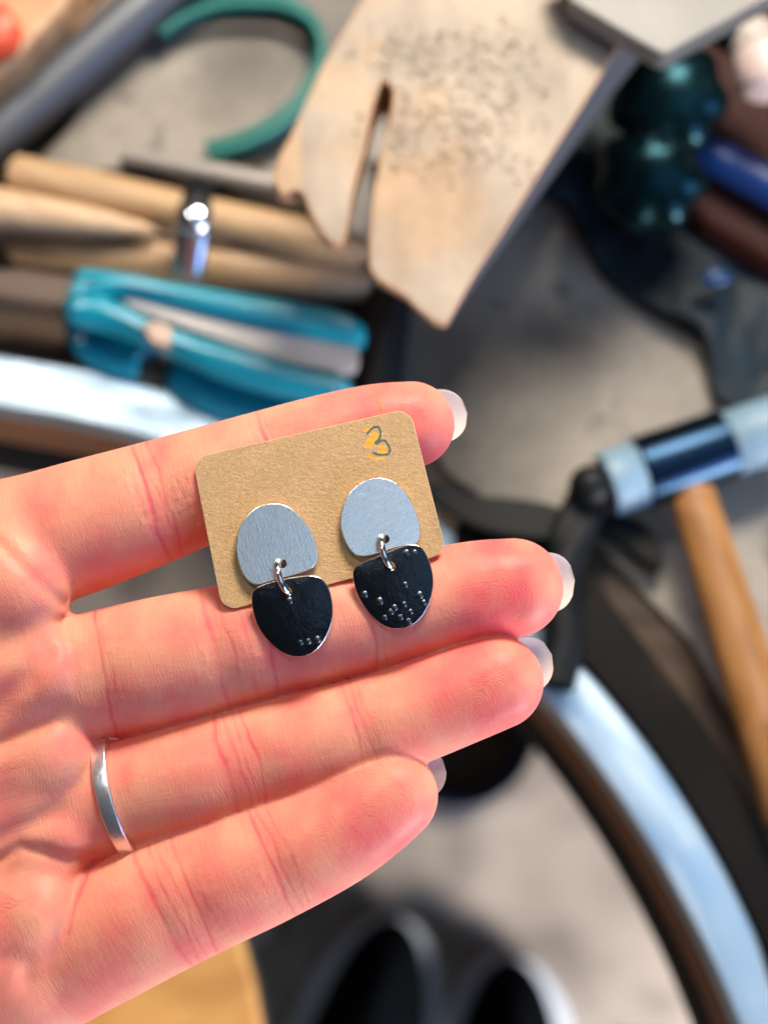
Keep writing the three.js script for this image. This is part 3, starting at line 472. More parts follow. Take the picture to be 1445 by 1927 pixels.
// surface nets
function surfaceNet(sdf, lo, hi, c) {
  const n = lo.map((l, k) => Math.ceil((hi[k] - l) / c / 4) * 4 + 1), id = (i, j, k) => (k * n[1] + j) * n[0] + i, fld = new Float32Array(n[0] * n[1] * n[2]).fill(9);
  const X = (i) => lo[0] + i * c, Y = (j) => lo[1] + j * c, Z = (k) => lo[2] + k * c;
  for (let k = 0; k < n[2] - 1; k += 4) for (let j = 0; j < n[1] - 1; j += 4) for (let i = 0; i < n[0] - 1; i += 4) {
    const d = sdf(X(i + 2), Y(j + 2), Z(k + 2));
    const near = Math.abs(d) < c * 6.5;
    for (let kk = k; kk <= k + 4; kk++) for (let jj = j; jj <= j + 4; jj++) for (let ii = i; ii <= i + 4; ii++) { const o = id(ii, jj, kk); if (near) { if (fld[o] === 9 || fld[o] === -9) fld[o] = sdf(X(ii), Y(jj), Z(kk)); } else if (fld[o] === 9) fld[o] = d < 0 ? -9 : 9; }
  }
  const vid = new Int32Array(fld.length).fill(-1), pos = [], idx = [];
  for (let k = 0; k < n[2] - 1; k++) for (let j = 0; j < n[1] - 1; j++) for (let i = 0; i < n[0] - 1; i++) {
    let m = 0, e = 0, sx = 0, sy = 0, sz = 0; const v = [];
    for (let q = 0; q < 8; q++) { const w = fld[id(i + (q & 1), j + ((q >> 1) & 1), k + (q >> 2))]; v.push(w); if (w < 0) m |= 1 << q; }
    if (m === 0 || m === 255) continue;
    for (let q = 0; q < 8; q++) for (let b = 1; b < 8; b <<= 1) { const r = q | b; if (r === q || ((m >> q) & 1) === ((m >> r) & 1)) continue; const t = v[q] / (v[q] - v[r]); e++; sx += (q & 1) + (b === 1 ? t : 0); sy += ((q >> 1) & 1) + (b === 2 ? t : 0); sz += (q >> 2) + (b === 4 ? t : 0); }
    vid[id(i, j, k)] = pos.length / 3; pos.push(X(i + sx / e), Y(j + sy / e), Z(k + sz / e));
  }
  const quad = (a, b, d, e, flip) => { if (a < 0 || b < 0 || d < 0 || e < 0) return; flip ? idx.push(a, d, b, a, e, d) : idx.push(a, b, d, a, d, e); };
  for (let k = 1; k < n[2] - 1; k++) for (let j = 1; j < n[1] - 1; j++) for (let i = 1; i < n[0] - 1; i++) {
    const s = fld[id(i, j, k)] < 0;
    if (s !== fld[id(i + 1, j, k)] < 0) quad(vid[id(i, j - 1, k - 1)], vid[id(i, j, k - 1)], vid[id(i, j, k)], vid[id(i, j - 1, k)], !s);
    if (s !== fld[id(i, j + 1, k)] < 0) quad(vid[id(i - 1, j, k - 1)], vid[id(i - 1, j, k)], vid[id(i, j, k)], vid[id(i, j, k - 1)], !s);
    if (s !== fld[id(i, j, k + 1)] < 0) quad(vid[id(i - 1, j - 1, k)], vid[id(i, j - 1, k)], vid[id(i, j, k)], vid[id(i - 1, j, k)], !s);
  }
  const P = new Float32Array(pos), N = new Float32Array(pos.length), h = 0.16;
  for (let i = 0; i < P.length; i += 3) for (let it = 0; it < 3; it++) {
    const x = P[i], y = P[i + 1], z = P[i + 2], gx = sdf(x + h, y, z) - sdf(x - h, y, z), gy = sdf(x, y + h, z) - sdf(x, y - h, z), gz = sdf(x, y, z + h) - sdf(x, y, z - h), l = Math.hypot(gx, gy, gz) || 1;
    if (it < 2) { const d = clamp(sdf(x, y, z), -c * 0.6, c * 0.6) * 0.9; P[i] -= d * gx / l; P[i + 1] -= d * gy / l; P[i + 2] -= d * gz / l; } else { N[i] = gx / l; N[i + 1] = gy / l; N[i + 2] = gz / l; }
  }
  return { P, N, idx };
}
const TX = -76, TY = -90, TW = 114;                                // the palm's texture square, mm
const netLow = surfaceNet(handSDF, [-152, -94, -46], [40, 66, 30], 0.62);
const handGroup = thing('hand', 'open left hand with pink palm holding the kraft earring card', 'hand');
handGroup.position.copy(hand0); handGroup.quaternion.copy(HQ);
const skin = new THREE.MeshPhysicalMaterial({ roughness: 1, ior: 1.4, specularIntensity: 0.2, transmission: 0.32, clearcoat: 0.35, clearcoatRoughness: 0.42 });
{
  const g = new THREE.BufferGeometry(), n = netLow.P.length / 3, uv = new Float32Array(n * 2);
  for (let i = 0; i < n; i++) { uv[i * 2] = (netLow.P[i * 3] - TX) / TW; uv[i * 2 + 1] = (netLow.P[i * 3 + 1] - TY) / TW; }
  g.setAttribute('position', new THREE.BufferAttribute(netLow.P.map((v) => v * 0.001), 3)); g.setAttribute('normal', new THREE.BufferAttribute(netLow.N, 3)); g.setAttribute('uv', new THREE.BufferAttribute(uv, 2)); g.setIndex(netLow.idx); g.computeVertexNormals();
  mesh('skin', g, skin, handGroup);
}
{ // skin relief and colour: ridges, creases and folds laid out along each finger
  const S = 2048, hgt = new Float32Array(S * S * 4), col = new Uint8Array(S * S * 4);
  const stain = polyline([[706, 728], [710, 742], [712, 756], [716, 768], [722, 776]]);
  for (let j = 0; j < S; j++) for (let i = 0; i < S; i++) {
    const x = TX + (i + 0.5) / S * TW, y = TY + (j + 0.5) / S * TW, o = (j * S + i) * 4;
    let best = null, bf = null, bt = -1e9;
    for (const f of fingers) { if (x < f.lo[0] || x > f.hi[0] || y < f.lo[1] || y > f.hi[1]) continue; const q = f.near(x, y); if (q.d > q.r * 1.12) continue; const z = q.z + ZS * Math.sqrt(Math.max(q.r * q.r - q.d * q.d, 0)) - Math.max(0, q.d - q.r) * 3; if (z > bt) { bt = z; best = q; bf = f; } }
    let h = 0, red = 0;
    const n1 = fbm(x * 0.8, y * 0.8, 3, 11);
    h += 0.009 * noise(x * 5.5, y * 5.5, 21) + 0.008 * noise(x * 11, y * 11, 31);
    if (best) {
      const s = best.s + best.end, tt = best.t / best.r, fromTip = bf.len - s, warp = n1 * 0.9 + 0.25 * noise(x * 2, y * 2, 9);
      // transverse lines bow towards the palm at the sides
      for (const c of bf.creases) { const q = s - c.s + 1.1 * tt * tt + 0.5 * noise(best.t * 0.22, c.s * 3, 15) + 0.12 * noise(best.t * 0.9, c.s * 5, 16), v = gauss(q, c.w * 1.15) * (0.75 + 0.35 * noise(best.t * 0.3, c.s, 44)); h -= 0.42 * c.depth * v; red = Math.max(red, 0.6 * v * Math.min(1, c.depth * 4)); }
      const core = 2.6, along = clamp(fromTip - core - 1.5, 0, 6), pd = Math.hypot((fromTip - core - 1.5 - along) * 0.8, best.t + 0.6 + along * 0.22) + 0.35 * noise(x * 0.7, y * 0.7, 19), tipW = 1 - sstep(14, 18, fromTip);
      const ph = tipW > 0 ? mix(s - 0.02 * best.t * best.t, pd, tipW) : s - 0.02 * best.t * best.t;
      const ridge = Math.sin((ph + 0.5 * warp) * 6.283 / 0.54);
      h += ridge * mix(0.008, 0.014, tipW) * clamp(0.55 + 1.3 * noise(x * 0.35, y * 0.35, 29), 0.1, 1);
      h += 0.014 * noise(s * 2.6, best.t * 0.7, 51) + 0.010 * noise(s * 0.8, best.t * 3.4, 61);   // fine cross lines
      red += 0.4 * gauss(fromTip - 3, 7) ;
      if (bf === F.pinky && s < 14) { const d = furrows[6].f(x, y); if (d < 2) { h -= 0.14 * gauss(d, 0.3); red += 0.3 * gauss(d, 0.5); } }
    } else {
      const a = y * 0.94 + x * 0.3 + 0.9 * n1, ridge = Math.sin((a + 0.02 * x * x * 0.1) * 6.283 / 0.56);
      h += ridge * 0.018 + 0.02 * noise(x * 1.1, y * 2.6, 71);
      for (const g of furrows) { const d = g.f(x, y); if (d < 3) { if (g.d === 0.7) h -= 0.14 * gauss(d, 0.3) * (0.8 + 0.3 * noise(x, y, 6)); h -= 0.05 * gauss(d, 0.35) * (0.6 + 0.4 * noise(x * 0.5, y * 0.5, 5)); red = Math.max(red, 0.5 * gauss(d, 0.6)); } }
      red += 0.15;
    }
    const blot = fbm(x * 0.22, y * 0.22, 3, 91), fine = noise(x * 3, y * 3, 95) * 0.5 + noise(x * 7, y * 7, 96) * 0.5;
    red = clamp(0.22 + red + 0.5 * blot + 0.1 * fine);
    let c = [mix(0.87, 0.77, red), mix(0.375, 0.09, red), mix(0.235, 0.12, red)];
    const k = 1 + 0.06 * fine + 0.07 * blot; c = c.map((v) => v * k);
    const sd = stain(x + 0.25 * n1, y); if (sd < 1.2) { const w = gauss(sd, 0.42) * clamp(0.5 + noise(x * 4, y * 4, 7)); c = [mix(c[0], 0.55, w), mix(c[1], 0.19, w), mix(c[2], 0.05, w)]; }
    hgt[o] = hgt[o + 1] = hgt[o + 2] = h + 0.5; hgt[o + 3] = 1; col[o] = enc(c[0]); col[o + 1] = enc(c[1]); col[o + 2] = enc(c[2]); col[o + 3] = 255;
  }
  const b = new THREE.DataTexture(hgt, S, S, THREE.RGBAFormat, THREE.FloatType), c = new THREE.DataTexture(col, S, S); c.colorSpace = THREE.SRGBColorSpace;
  for (const t of [b, c]) { t.magFilter = THREE.LinearFilter; t.wrapS = t.wrapT = THREE.MirroredRepeatWrapping; t.needsUpdate = true; }
  skin.map = c; skin.bumpMap = b; skin.bumpScale = 0.001;
}
{ // fingernails: curved shells on the backs of the tips
  const nailMat = std([0.72, 0.67, 0.61], 0.95, 0, { transmission: 0.38, clearcoat: 0.3, clearcoatRoughness: 0.3 });
  for (const [f, over, hw, lift, turn, side] of [[F.index, 2.5, 4.7, 2.4, 0.0, 0.9], [F.middle, 2.4, 5.2, 2.4, 0.0, 0.3], [F.ring, 2.6, 4.9, 2.3, 0.0, 0.9], [F.pinky, 2.4, 4.3, 1.6, 0.0, 0.1]]) {
    const e = f.pts[f.pts.length - 1], b = f.pts[f.pts.length - 8], l = Math.hypot(e.x - b.x, e.y - b.y), ax = [(e.x - b.x) / l, (e.y - b.y) / l], bx = [-ax[1], ax[0]];
    const pos = [], uv = [], idx = [], NU = 26, NV = 24, Ln = 15, endA = e.r + over;
    for (const s of [0, 1]) for (let i = 0; i <= NU; i++) for (let j = 0; j <= NV; j++) {
      const u = i / NU, v = j / NV * 2 - 1, a = endA - Ln * (1 - u), half = hw * (a > endA - 5.4 ? Math.sqrt(Math.max(1 - ((a - endA + 5.4) / 5.4) ** 2.3, 0)) : 1) * mix(0.9, 1, u), c = v * half;
      const z = e.z - lift - 0.3 * s + c * c / 14 - (1 - u) * 0.5 - 0.012 * (a - e.r) ** 2 - 1.1;
      pos.push((e.x + ax[0] * a + bx[0] * (c + side)) * 1e-3, (e.y + ax[1] * a + bx[1] * (c + side)) * 1e-3, z * 1e-3); uv.push(u, v);
    }
    const row = NV + 1, sh = (NU + 1) * row;
    for (let i = 0; i < NU; i++) for (let j = 0; j < NV; j++) { const a = i * row + j; idx.push(a, a + row, a + 1, a + 1, a + row, a + row + 1, a + sh, a + 1 + sh, a + row + sh, a + 1 + sh, a + row + 1 + sh, a + row + sh); }
    const rim = []; for (let j = 0; j <= NV; j++) rim.push(NU * row + j); for (let i = NU - 1; i >= 0; i--) rim.push(i * row + NV); rim.reverse(); for (let i = 1; i <= NU; i++) rim.push(i * row);
    for (let i = 0; i < rim.length - 1; i++) idx.push(rim[i], rim[i + 1], rim[i] + sh, rim[i + 1], rim[i + 1] + sh, rim[i] + sh);
    const g = new THREE.BufferGeometry(); g.setAttribute('position', new THREE.Float32BufferAttribute(pos, 3)); g.setAttribute('uv', new THREE.Float32BufferAttribute(uv, 2)); g.setIndex(idx); g.computeVertexNormals();
    mesh('fingernail', g, nailMat, handGroup);
  }
}

// ---------------------------------------------------------------- ring, card and earrings
const silver = std([0.86, 0.87, 0.88], 0.3, 1);
{ // ring: a flat band round the ring finger's base
  const f = F.ring, [qx, qy] = px2(236, 1498, 2), q = f.near(qx, qy), i = f.pts.findIndex((p) => p.s > q.s), a = f.pts[i - 1], b = f.pts[i], r = q.r + 0.35, w = 1.25, tk = 1.15;
  const prof = [[r, -w], [r + tk * 0.8, -w], [r + tk, -w + 0.25], [r + tk, w - 0.25], [r + tk * 0.8, w], [r, w], [r, -w]].map(([x, y]) => new THREE.Vector2(x * 1e-3, y * 1e-3));
  const g = new THREE.LatheGeometry(prof, 96), R = rng(9); g.scale(1, 1, ZS); // lathe axis is y
  const m = std([0.90, 0.90, 0.90], 0.34, 1);
  m.bumpMap = floatTex(256, (u, v) => 0.5 + 0.5 * fbm(u * 40, v * 10, 3, 8)); m.bumpScale = 0.00009;
  const t = tag(mesh('finger_ring', g, m), 'plain flat silver ring at the base of the ring finger', 'ring');
  const ax = new THREE.Vector3(b.x - a.x, b.y - a.y, b.z - a.z).normalize().applyAxisAngle(new THREE.Vector3(0, 0, 1), 0.02), z = new THREE.Vector3(0, 0, 1), x = new THREE.Vector3().crossVectors(ax, z).normalize(); z.crossVectors(x, ax);
  t.quaternion.setFromRotationMatrix(new THREE.Matrix4().makeBasis(x, ax, z)).premultiply(HQ);
  t.position.copy(held(q.d === undefined ? 0 : a.x * 1e-3, a.y * 1e-3, (a.z - 0.2) * 1e-3));
}
// the card rests on the index and middle fingers: find the plane that touches them
const cardPx = [[359, 861], [772, 764], [842, 1043], [420, 1151]], CZ = 8;
const cardC = cardPx.map(([a, b]) => px2(a, b, CZ));
const inCard = (u, v) => [0, 1].map((k) => mix(mix(cardC[0][k], cardC[1][k], u), mix(cardC[3][k], cardC[2][k], u), v));
let plane;
{
  const S = []; for (let i = 0; i <= 16; i++) for (let j = 0; j <= 14; j++) { const [x, y] = inCard(i / 16, j / 14); S.push([x, y, topOf(x, y)]); }
  const cy = inCard(0.5, 0.5)[1], cx = inCard(0.5, 0.5)[0]; let best = 1e9;
  for (let sx = -0.06; sx <= 0.06; sx += 0.01) for (let sy = -0.25; sy <= 0.12; sy += 0.01) { let c = -1e9; for (const [x, y, z] of S) c = Math.max(c, z - sx * (x - cx) - sy * (y - cy)); if (c < best) { best = c; plane = { sx, sy, c, cx, cy }; } }
  plane.c += 0.08;
  console.log('card plane', JSON.stringify(plane));
}
const CT = 0.5;                                                    // card thickness
const cardZ = (x, y) => plane.c + plane.sx * (x - plane.cx) + plane.sy * (y - plane.cy);
const cardN = new THREE.Vector3(-plane.sx, -plane.sy, 1).normalize();
{
  const corners = cardC.map(([x, y]) => [x, y]), s = new THREE.Shape(), rr = 2.6;
  for (let i = 0; i < 4; i++) { const p = corners[i], a = corners[(i + 3) % 4], b = corners[(i + 1) % 4], d = (q) => { const l = Math.hypot(q[0] - p[0], q[1] - p[1]); return [p[0] + (q[0] - p[0]) / l * rr, p[1] + (q[1] - p[1]) / l * rr]; }, A = d(a), B = d(b), k = 0.55; i ? s.lineTo(...A) : s.moveTo(...A); s.bezierCurveTo(mix(A[0], p[0], k), mix(A[1], p[1], k), mix(B[0], p[0], k), mix(B[1], p[1], k), ...B); }
  s.closePath();
  const g = new THREE.ExtrudeGeometry(s, { depth: CT - 0.16, bevelEnabled: true, bevelThickness: 0.08, bevelSize: 0.08, bevelOffset: -0.08, bevelSegments: 2, curveSegments: 10 });
  g.translate(0, 0, 0.08);
  const p = g.attributes.position, uv = g.attributes.uv;
  // card axes for the print: u along the top edge, v down the left edge
  const o = cardC[0], U = [cardC[1][0] - o[0], cardC[1][1] - o[1]], V = [cardC[3][0] - o[0], cardC[3][1] - o[1]], det = U[0] * V[1] - U[1] * V[0];
  for (let i = 0; i < p.count; i++) { const dx = p.getX(i) - o[0], dy = p.getY(i) - o[1]; uv.setXY(i, (dx * V[1] - dy * V[0]) / det, 1 - (U[0] * dy - U[1] * dx) / det); p.setZ(i, p.getZ(i) + cardZ(p.getX(i), p.getY(i))); }
  g.computeVertexNormals();
  const N = 1536, M = 1060, cv = document.createElement('canvas'); cv.width = N; cv.height = M; const c = cv.getContext('2d'), R = rng(77);
  const im = c.createImageData(N, M);
  for (let y = 0; y < M; y++) for (let x = 0; x < N; x++) { const k = 1 + 0.10 * fbm(x / 130, y / 130, 3, 3) + 0.16 * noise(x / 5, y / 5, 8) + 0.12 * noise(x / 2.2, y / 2.2, 9), i = (y * N + x) * 4; im.data[i] = enc(0.43 * k); im.data[i + 1] = enc(0.262 * k); im.data[i + 2] = enc(0.115 * k); im.data[i + 3] = 255; }
  c.putImageData(im, 0, 0);
  for (let i = 0; i < 16000; i++) { const x = R() * N, y = R() * M, a = R() * 6.283, l = 6 + R() * 20, b = (R() - 0.5) * 9, lt = R() < 0.5; c.strokeStyle = lt ? `rgba(222,186,135,${0.15 + R() * 0.4})` : `rgba(112,70,32,${0.12 + R() * 0.3})`; c.lineWidth = 1 + R() * 1.4; c.beginPath(); c.moveTo(x, y); c.quadraticCurveTo(x + Math.cos(a) * l / 2 + b, y + Math.sin(a) * l / 2 + b, x + Math.cos(a) * l, y + Math.sin(a) * l); c.stroke(); }
  const toC = ([a, b]) => { const q = px2(a, b, CZ), dx = q[0] - o[0], dy = q[1] - o[1]; return [(dx * V[1] - dy * V[0]) / det * N, (U[0] * dy - U[1] * dx) / det * M]; };
  const z3 = ([a, b]) => toC([640 + a / 6.568, 740 + b / 6.568]);
  const stroke = (pts, w, color, dots) => { const q = new THREE.CatmullRomCurve3(pts.map((r) => new THREE.Vector3(...z3(r), 0))).getSpacedPoints(dots); for (const r of q) for (let k = 0; k < 3; k++) { c.fillStyle = color(R()); const d = w * 0.5; c.beginPath(); c.arc(r.x + (R() - 0.5) * d * 1.3, r.y + (R() - 0.5) * d * 1.3, d * (0.6 + R() * 0.6), 0, 7); c.fill(); } };
  const orange = (r) => `rgba(${235 + 20 * r},${128 + 40 * r},${20 + 30 * r},${0.12 + 0.3 * r})`, green = (r) => `rgba(${52 + 30 * r},${74 + 26 * r},${60 + 24 * r},${0.4 + 0.45 * r})`;
  for (let k = 0; k < 4; k++) { stroke([[290 + k * 14, 440 - k * 8], [340 + k * 10, 450], [370 + k * 8, 455]], 11, orange, 26); stroke([[430 + k * 12, 470 + k * 12], [370 + k * 12, 545 + k * 10], [310 + k * 22, 630 + k * 6]], 16, orange, 60); stroke([[470 + k * 18, 650 + k * 6], [520 + k * 12, 640 + k * 16], [560, 690], [470 + k * 15, 715 + k * 6]], 14, orange, 46); }
  stroke([[335, 740], [380, 785], [460, 800], [540, 795]], 15, orange, 36);
  stroke([[330, 492], [370, 440], [420, 402], [462, 398], [492, 440], [496, 510], [470, 565], [432, 600], [450, 610], [500, 575], [548, 570], [590, 620], [616, 690], [596, 738], [530, 750], [450, 742], [400, 725]], 11.5, green, 210);
  const t2 = [[762, 893], [763, 905], [762, 918]].map(toC); c.strokeStyle = 'rgba(196,108,24,0.6)'; c.lineWidth = 4; c.beginPath(); c.moveTo(...t2[0]); c.lineTo(...t2[1]); c.lineTo(...t2[2]); c.stroke();
  const map = new THREE.CanvasTexture(cv); map.colorSpace = THREE.SRGBColorSpace;
  const mat = std([1, 1, 1], 0.85); mat.map = map; mat.bumpMap = floatTex(1024, (u, v) => 0.5 + 0.5 * fbm(u * 190, v * 130, 3, 5) + 0.25 * noise(u * 60 + v * 30, v * 60, 6)); mat.bumpScale = 0.00007;
  const edge = std([0.52, 0.37, 0.22], 0.9);
  const t = tag(mesh('earring_card', g.scale(1e-3, 1e-3, 1e-3), [mat, edge]), 'kraft brown earring card with a handwritten 3 resting on two fingers', 'card');
  t.position.copy(hand0); t.quaternion.copy(HQ);
}
// earrings
const zx = (l) => l.map(([a, b]) => [340 + a / 2.408, 700 + b / 2.408]);
const discs = {
  leftTop: zx([[250, 790], [262, 715], [296, 655], [350, 610], [420, 596], [480, 608], [540, 655], [588, 722], [616, 795], [621, 845], [602, 884], [552, 910], [480, 930], [420, 946], [355, 966], [318, 960], [285, 925], [260, 862]]),
  rightTop: zx([[720, 690], [731, 615], [762, 550], [812, 503], [875, 480], [935, 484], [990, 514], [1040, 580], [1074, 660], [1085, 722], [1075, 766], [1048, 786], [985, 797], [920, 816], [862, 834], [812, 840], [772, 822], [738, 765]]),
  leftLow: zx([[322, 1015], [336, 985], [380, 962], [460, 940], [540, 926], [602, 923], [645, 940], [674, 985], [690, 1060], [686, 1130], [660, 1200], [620, 1255], [572, 1284], [520, 1290], [460, 1270], [400, 1220], [350, 1150], [328, 1080]]),
  rightLow: zx([[778, 918], [791, 885], [832, 861], [900, 834], [980, 800], [1040, 783], [1086, 792], [1116, 832], [1140, 900], [1146, 965], [1130, 1040], [1094, 1110], [1040, 1155], [985, 1167], [930, 1158], [870, 1115], [820, 1050], [790, 985]]),
};
function discGeo(px, zc, th, dome, bumps, hole) {                  // in mm round its own centre; returns geometry and centre
  const o = smooth(px, 160).map(([a, b]) => px2(a, b, zc)), c = [0, 1].map((k) => o.reduce((s, p) => s + p[k], 0) / o.length), q = o.map((p) => [p[0] - c[0], p[1] - c[1]]), NR = 44, n = q.length, pos = [], uv = [], idx = [];
  const area = q.reduce((s, p, i) => s + p[0] * q[(i + 1) % n][1] - p[1] * q[(i + 1) % n][0], 0); if (area < 0) q.reverse();
  const rows = []; for (let r = 1; r <= NR; r++) rows.push([Math.pow(r / NR, 0.8) * 0.985, 1]); rows.push([0.994, 0.93], [1, 0.78], [1, 0.22], [0.992, 0]);
  const put = (f, lvl, p) => { const x = p[0] * f, y = p[1] * f; let z = lvl * th; if (lvl === 1) { for (const [bx, by, br, bh] of bumps) { const d = Math.hypot(x - bx + c[0], y - by + c[1]) / br; if (d < 1) z += bh * Math.sqrt(1 - d * d); } } z += dome * (1 - f * f); pos.push(x, y, z); uv.push(x / 16 + 0.5, y / 16 + 0.5); };
  put(0, 1, q[0]); for (const [f, l] of rows) for (const p of q) put(f, l, p); const last = pos.length / 3; put(0, 0, q[0]);
  for (let i = 0; i < n; i++) idx.push(0, 1 + i, 1 + (i + 1) % n);
  const face = (NR - 1) * n * 6 + n * 3;
  for (let r = 0; r < rows.length - 1; r++) for (let i = 0; i < n; i++) { const a = 1 + r * n + i, b = 1 + r * n + (i + 1) % n; idx.push(a, a + n, b, b, a + n, b + n); }
  for (let i = 0; i < n; i++) { const a = 1 + (rows.length - 1) * n; idx.push(last, a + (i + 1) % n, a + i); }
  let g = new THREE.BufferGeometry(); g.setAttribute('position', new THREE.Float32BufferAttribute(pos, 3)); g.setAttribute('uv', new THREE.Float32BufferAttribute(uv, 2)); g.setIndex(idx); g.computeVertexNormals();
  g.addGroup(0, face, 0); g.addGroup(face, idx.length - face, 1);
  return { g, c };
}
const ev = new Evaluator(); ev.useGroups = true;
function drill(g, x, y, mats) { const A = new Brush(g, mats), B = new Brush(new THREE.CylinderGeometry(0.72, 0.72, 6, 28).rotateX(Math.PI / 2).translate(x, y, 0), mats[1]); A.updateMatrixWorld(); B.updateMatrixWorld(); const r = ev.evaluate(A, B, SUBTRACTION); return r; }
function brushed(seed, deg, base = 128) {                                       // fine scratches: height and roughness
  const N = 1024, cv = document.createElement('canvas'); cv.width = cv.height = N; const c = cv.getContext('2d'), R = rng(seed); c.fillStyle = `rgb(${base},${base},${base})`; c.fillRect(0, 0, N, N);
  for (let i = 0; i < 3400; i++) { const x = R() * N, y = R() * N, a = deg + (R() - 0.5) * (R() < 0.3 ? 3.2 : 0.5), l = 30 + 230 * R() * R() * R(), v = base === 128 ? (R() < 0.5 ? 40 + 60 * R() : 160 + 90 * R()) : (R() < 0.5 ? 176 + 30 * R() : 236 + 19 * R()); c.strokeStyle = `rgba(${v},${v},${v},${0.2 + 0.5 * R()})`; c.lineWidth = 2 + R() * 6; c.beginPath(); c.moveTo(x, y); c.lineTo(x + Math.cos(a) * l, y + Math.sin(a) * l); c.stroke(); }
  const t = new THREE.CanvasTexture(cv); return t;
}
const granule = new THREE.SphereGeometry(1, 20, 14), granuleMat = std([0.10, 0.11, 0.12], 0.32, 1);
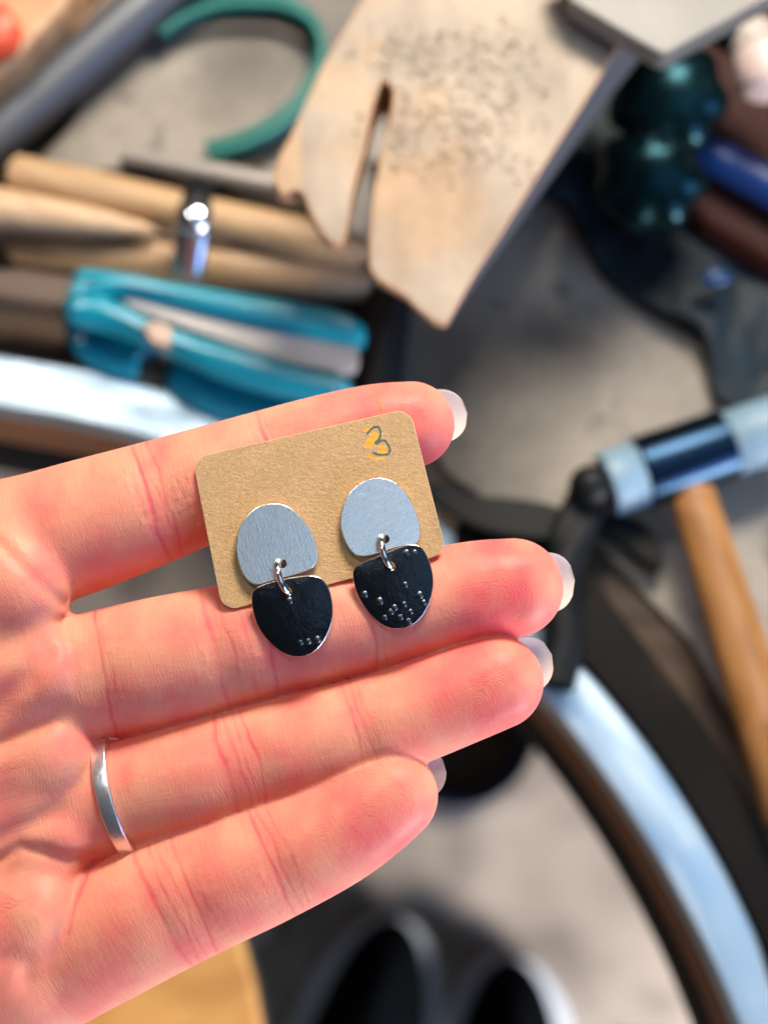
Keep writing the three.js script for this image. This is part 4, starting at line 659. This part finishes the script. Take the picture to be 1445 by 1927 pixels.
function earring(label, top, low, holeT, holeL, seed, deg, bumps, lift) {
  const t = thing('earring', label, 'earring', 'pair of silver drop earrings on the card');
  t.quaternion.copy(HQ);
  const sm = std([0.95, 0.84, 0.74], 0.27, 1); sm.bumpMap = brushed(seed, deg); sm.map = brushed(seed + 7, deg, 222); sm.bumpScale = 0.000018;
  sm.roughnessMap = floatTex(256, (u, v) => 0.9 + 0.16 * fbm(u * 5, v * 5, 4, seed) + 0.06 * noise(u * 90, v * 90, seed + 1));
  const dm = std([0.024, 0.029, 0.036], 0.26, 0.9); dm.bumpMap = floatTex(512, (u, v) => 0.5 + 0.5 * fbm(u * 14, v * 14, 4, seed + 30) + 0.12 * noise(u * 150, v * 150, 4)); dm.bumpScale = 0.00009;
  const rim = std([0.82, 0.80, 0.78], 0.25, 1);
  const A = discGeo(top, CZ, 0.75, 0.0, []), zA = cardZ(A.c[0], A.c[1]) + CT + 0.55, base = new THREE.Vector3(A.c[0], A.c[1], zA);
  const qT = new THREE.Quaternion().setFromUnitVectors(new THREE.Vector3(0, 0, 1), cardN), hT = px2(...holeT, CZ), hL = px2(...holeL, CZ);
  const rA = drill(A.g, hT[0] - A.c[0], hT[1] - A.c[1], [sm, rim]);
  const mm = (g) => { const c = g.clone(); c.scale(1e-3, 1e-3, 1e-3); return c; };
  const m1 = mesh('silver_disc', mm(rA.geometry), rA.material, t); m1.quaternion.copy(qT);
  // post behind the disc, through the card
  const post = new THREE.CylinderGeometry(0.4, 0.4, 3.2, 16).rotateX(Math.PI / 2).translate(0, 2.2, -1.6); const pm = mesh('post', mm(post), silver, t); pm.quaternion.copy(qT);
  // lower disc lies against the finger
  const Bd = discGeo(low, CZ + 1.5, 0.7, 0.55, []);
  let best = 1e9, tl = null; const q = smooth(low, 40).map(([a, b]) => px2(a, b, CZ + 1.5)), S = q.flatMap((p) => [0.35, 0.7, 1].map((f) => { const x = mix(Bd.c[0], p[0], f), y = mix(Bd.c[1], p[1], f); return [x, y, Math.max(topOf(x, y), ((inC) => inC ? cardZ(x, y) + CT : -30)(true && (x - cardC[3][0]) * (cardC[2][1] - cardC[3][1]) - (y - cardC[3][1]) * (cardC[2][0] - cardC[3][0]) < 0))]; }));
  for (let sx = -0.1; sx <= 0.1; sx += 0.02) for (let sy = -0.3; sy <= 0.3; sy += 0.02) { let c = -1e9; for (const [x, y, z] of S) c = Math.max(c, z - sx * (x - Bd.c[0]) - sy * (y - Bd.c[1])); const cost = c + 6 * Math.abs(sx) + 4 * Math.abs(sy); if (cost < best) { best = cost; tl = { sx, sy, c }; } }
  const rB = drill(Bd.g, hL[0] - Bd.c[0], hL[1] - Bd.c[1], [dm, rim]), m2 = mesh('dark_disc', mm(rB.geometry), rB.material, t);
  m2.quaternion.setFromUnitVectors(new THREE.Vector3(0, 0, 1), new THREE.Vector3(-tl.sx, -tl.sy, 1).normalize()); m2.position.set(Bd.c[0] - base.x, Bd.c[1] - base.y, tl.c + 0.12 + lift - base.z).multiplyScalar(1e-3);
  for (const [a, b, r] of bumps) { const p = px2(a, b, CZ + 1.5), x = p[0] - Bd.c[0], y = p[1] - Bd.c[1], f = Math.hypot(x, y) / 6.6, gr = mesh('granule', granule, granuleMat, m2); gr.position.set(x * 1e-3, y * 1e-3, (0.7 + 0.55 * (1 - f * f) - r * 0.5) * 1e-3); gr.scale.set(r * 1.6e-3, r * 1.6e-3, r * 0.95e-3); }
  const zT = zA + 0.4, zL = tl.c + 0.5 + tl.sx * (hL[0] - Bd.c[0]) + tl.sy * (hL[1] - Bd.c[1]);
  // jump ring through both holes, seen nearly edge on
  const p1 = new THREE.Vector3(hT[0], hT[1], zT), p2 = new THREE.Vector3(hL[0], hL[1], zL), mid = p1.clone().add(p2).multiplyScalar(0.5), d = p2.clone().sub(p1), R = d.length() / 2 + 0.35;
  const y = d.clone().normalize(), lean = new THREE.Vector3(-0.22, -0.05, 0.97), z = new THREE.Vector3().crossVectors(lean, y).normalize(), x = new THREE.Vector3().crossVectors(y, z);
  const tor = new THREE.TorusGeometry(R, 0.56, 20, 64), m3 = mesh('jump_ring', mm(tor), std([0.84, 0.82, 0.80], 0.12, 1), t);
  m3.quaternion.setFromRotationMatrix(new THREE.Matrix4().makeBasis(x, y, z)); m3.position.copy(mid.sub(base)).multiplyScalar(1e-3);
  t.position.copy(held(base.x * 1e-3, base.y * 1e-3, base.z * 1e-3));
}
const bumpsR = [[762, 1101], [686, 1119], [714, 1132], [760, 1138], [742, 1144], [789, 1121], [797, 1135], [753, 1162], [768, 1170], [724, 1163], [780, 1041], [764, 1042], [772, 1152], [735, 1152]].map(([a, b], i) => [a, b, 0.33 + 0.06 * (i % 3), 0.12 + 0.04 * (i % 2)]);
const bumpsL = [[597, 1203], [580, 1206], [545, 1130], [566, 1208]].map(([a, b], i) => [a, b, [0.42, 0.36, 0.4, 0.33][i], 0.15]);
earring('left earring, hung lower on the card, with a smooth dark drop', discs.leftTop, discs.leftLow, [531, 1062], [543, 1112], 101, 1.25, bumpsL, 0);
earring('right earring, nearer the written number, with a dotted dark drop', discs.rightTop, discs.rightLow, [724, 1016], [735, 1066], 202, -0.3, bumpsR, 0);

renderer.render(scene, camera);
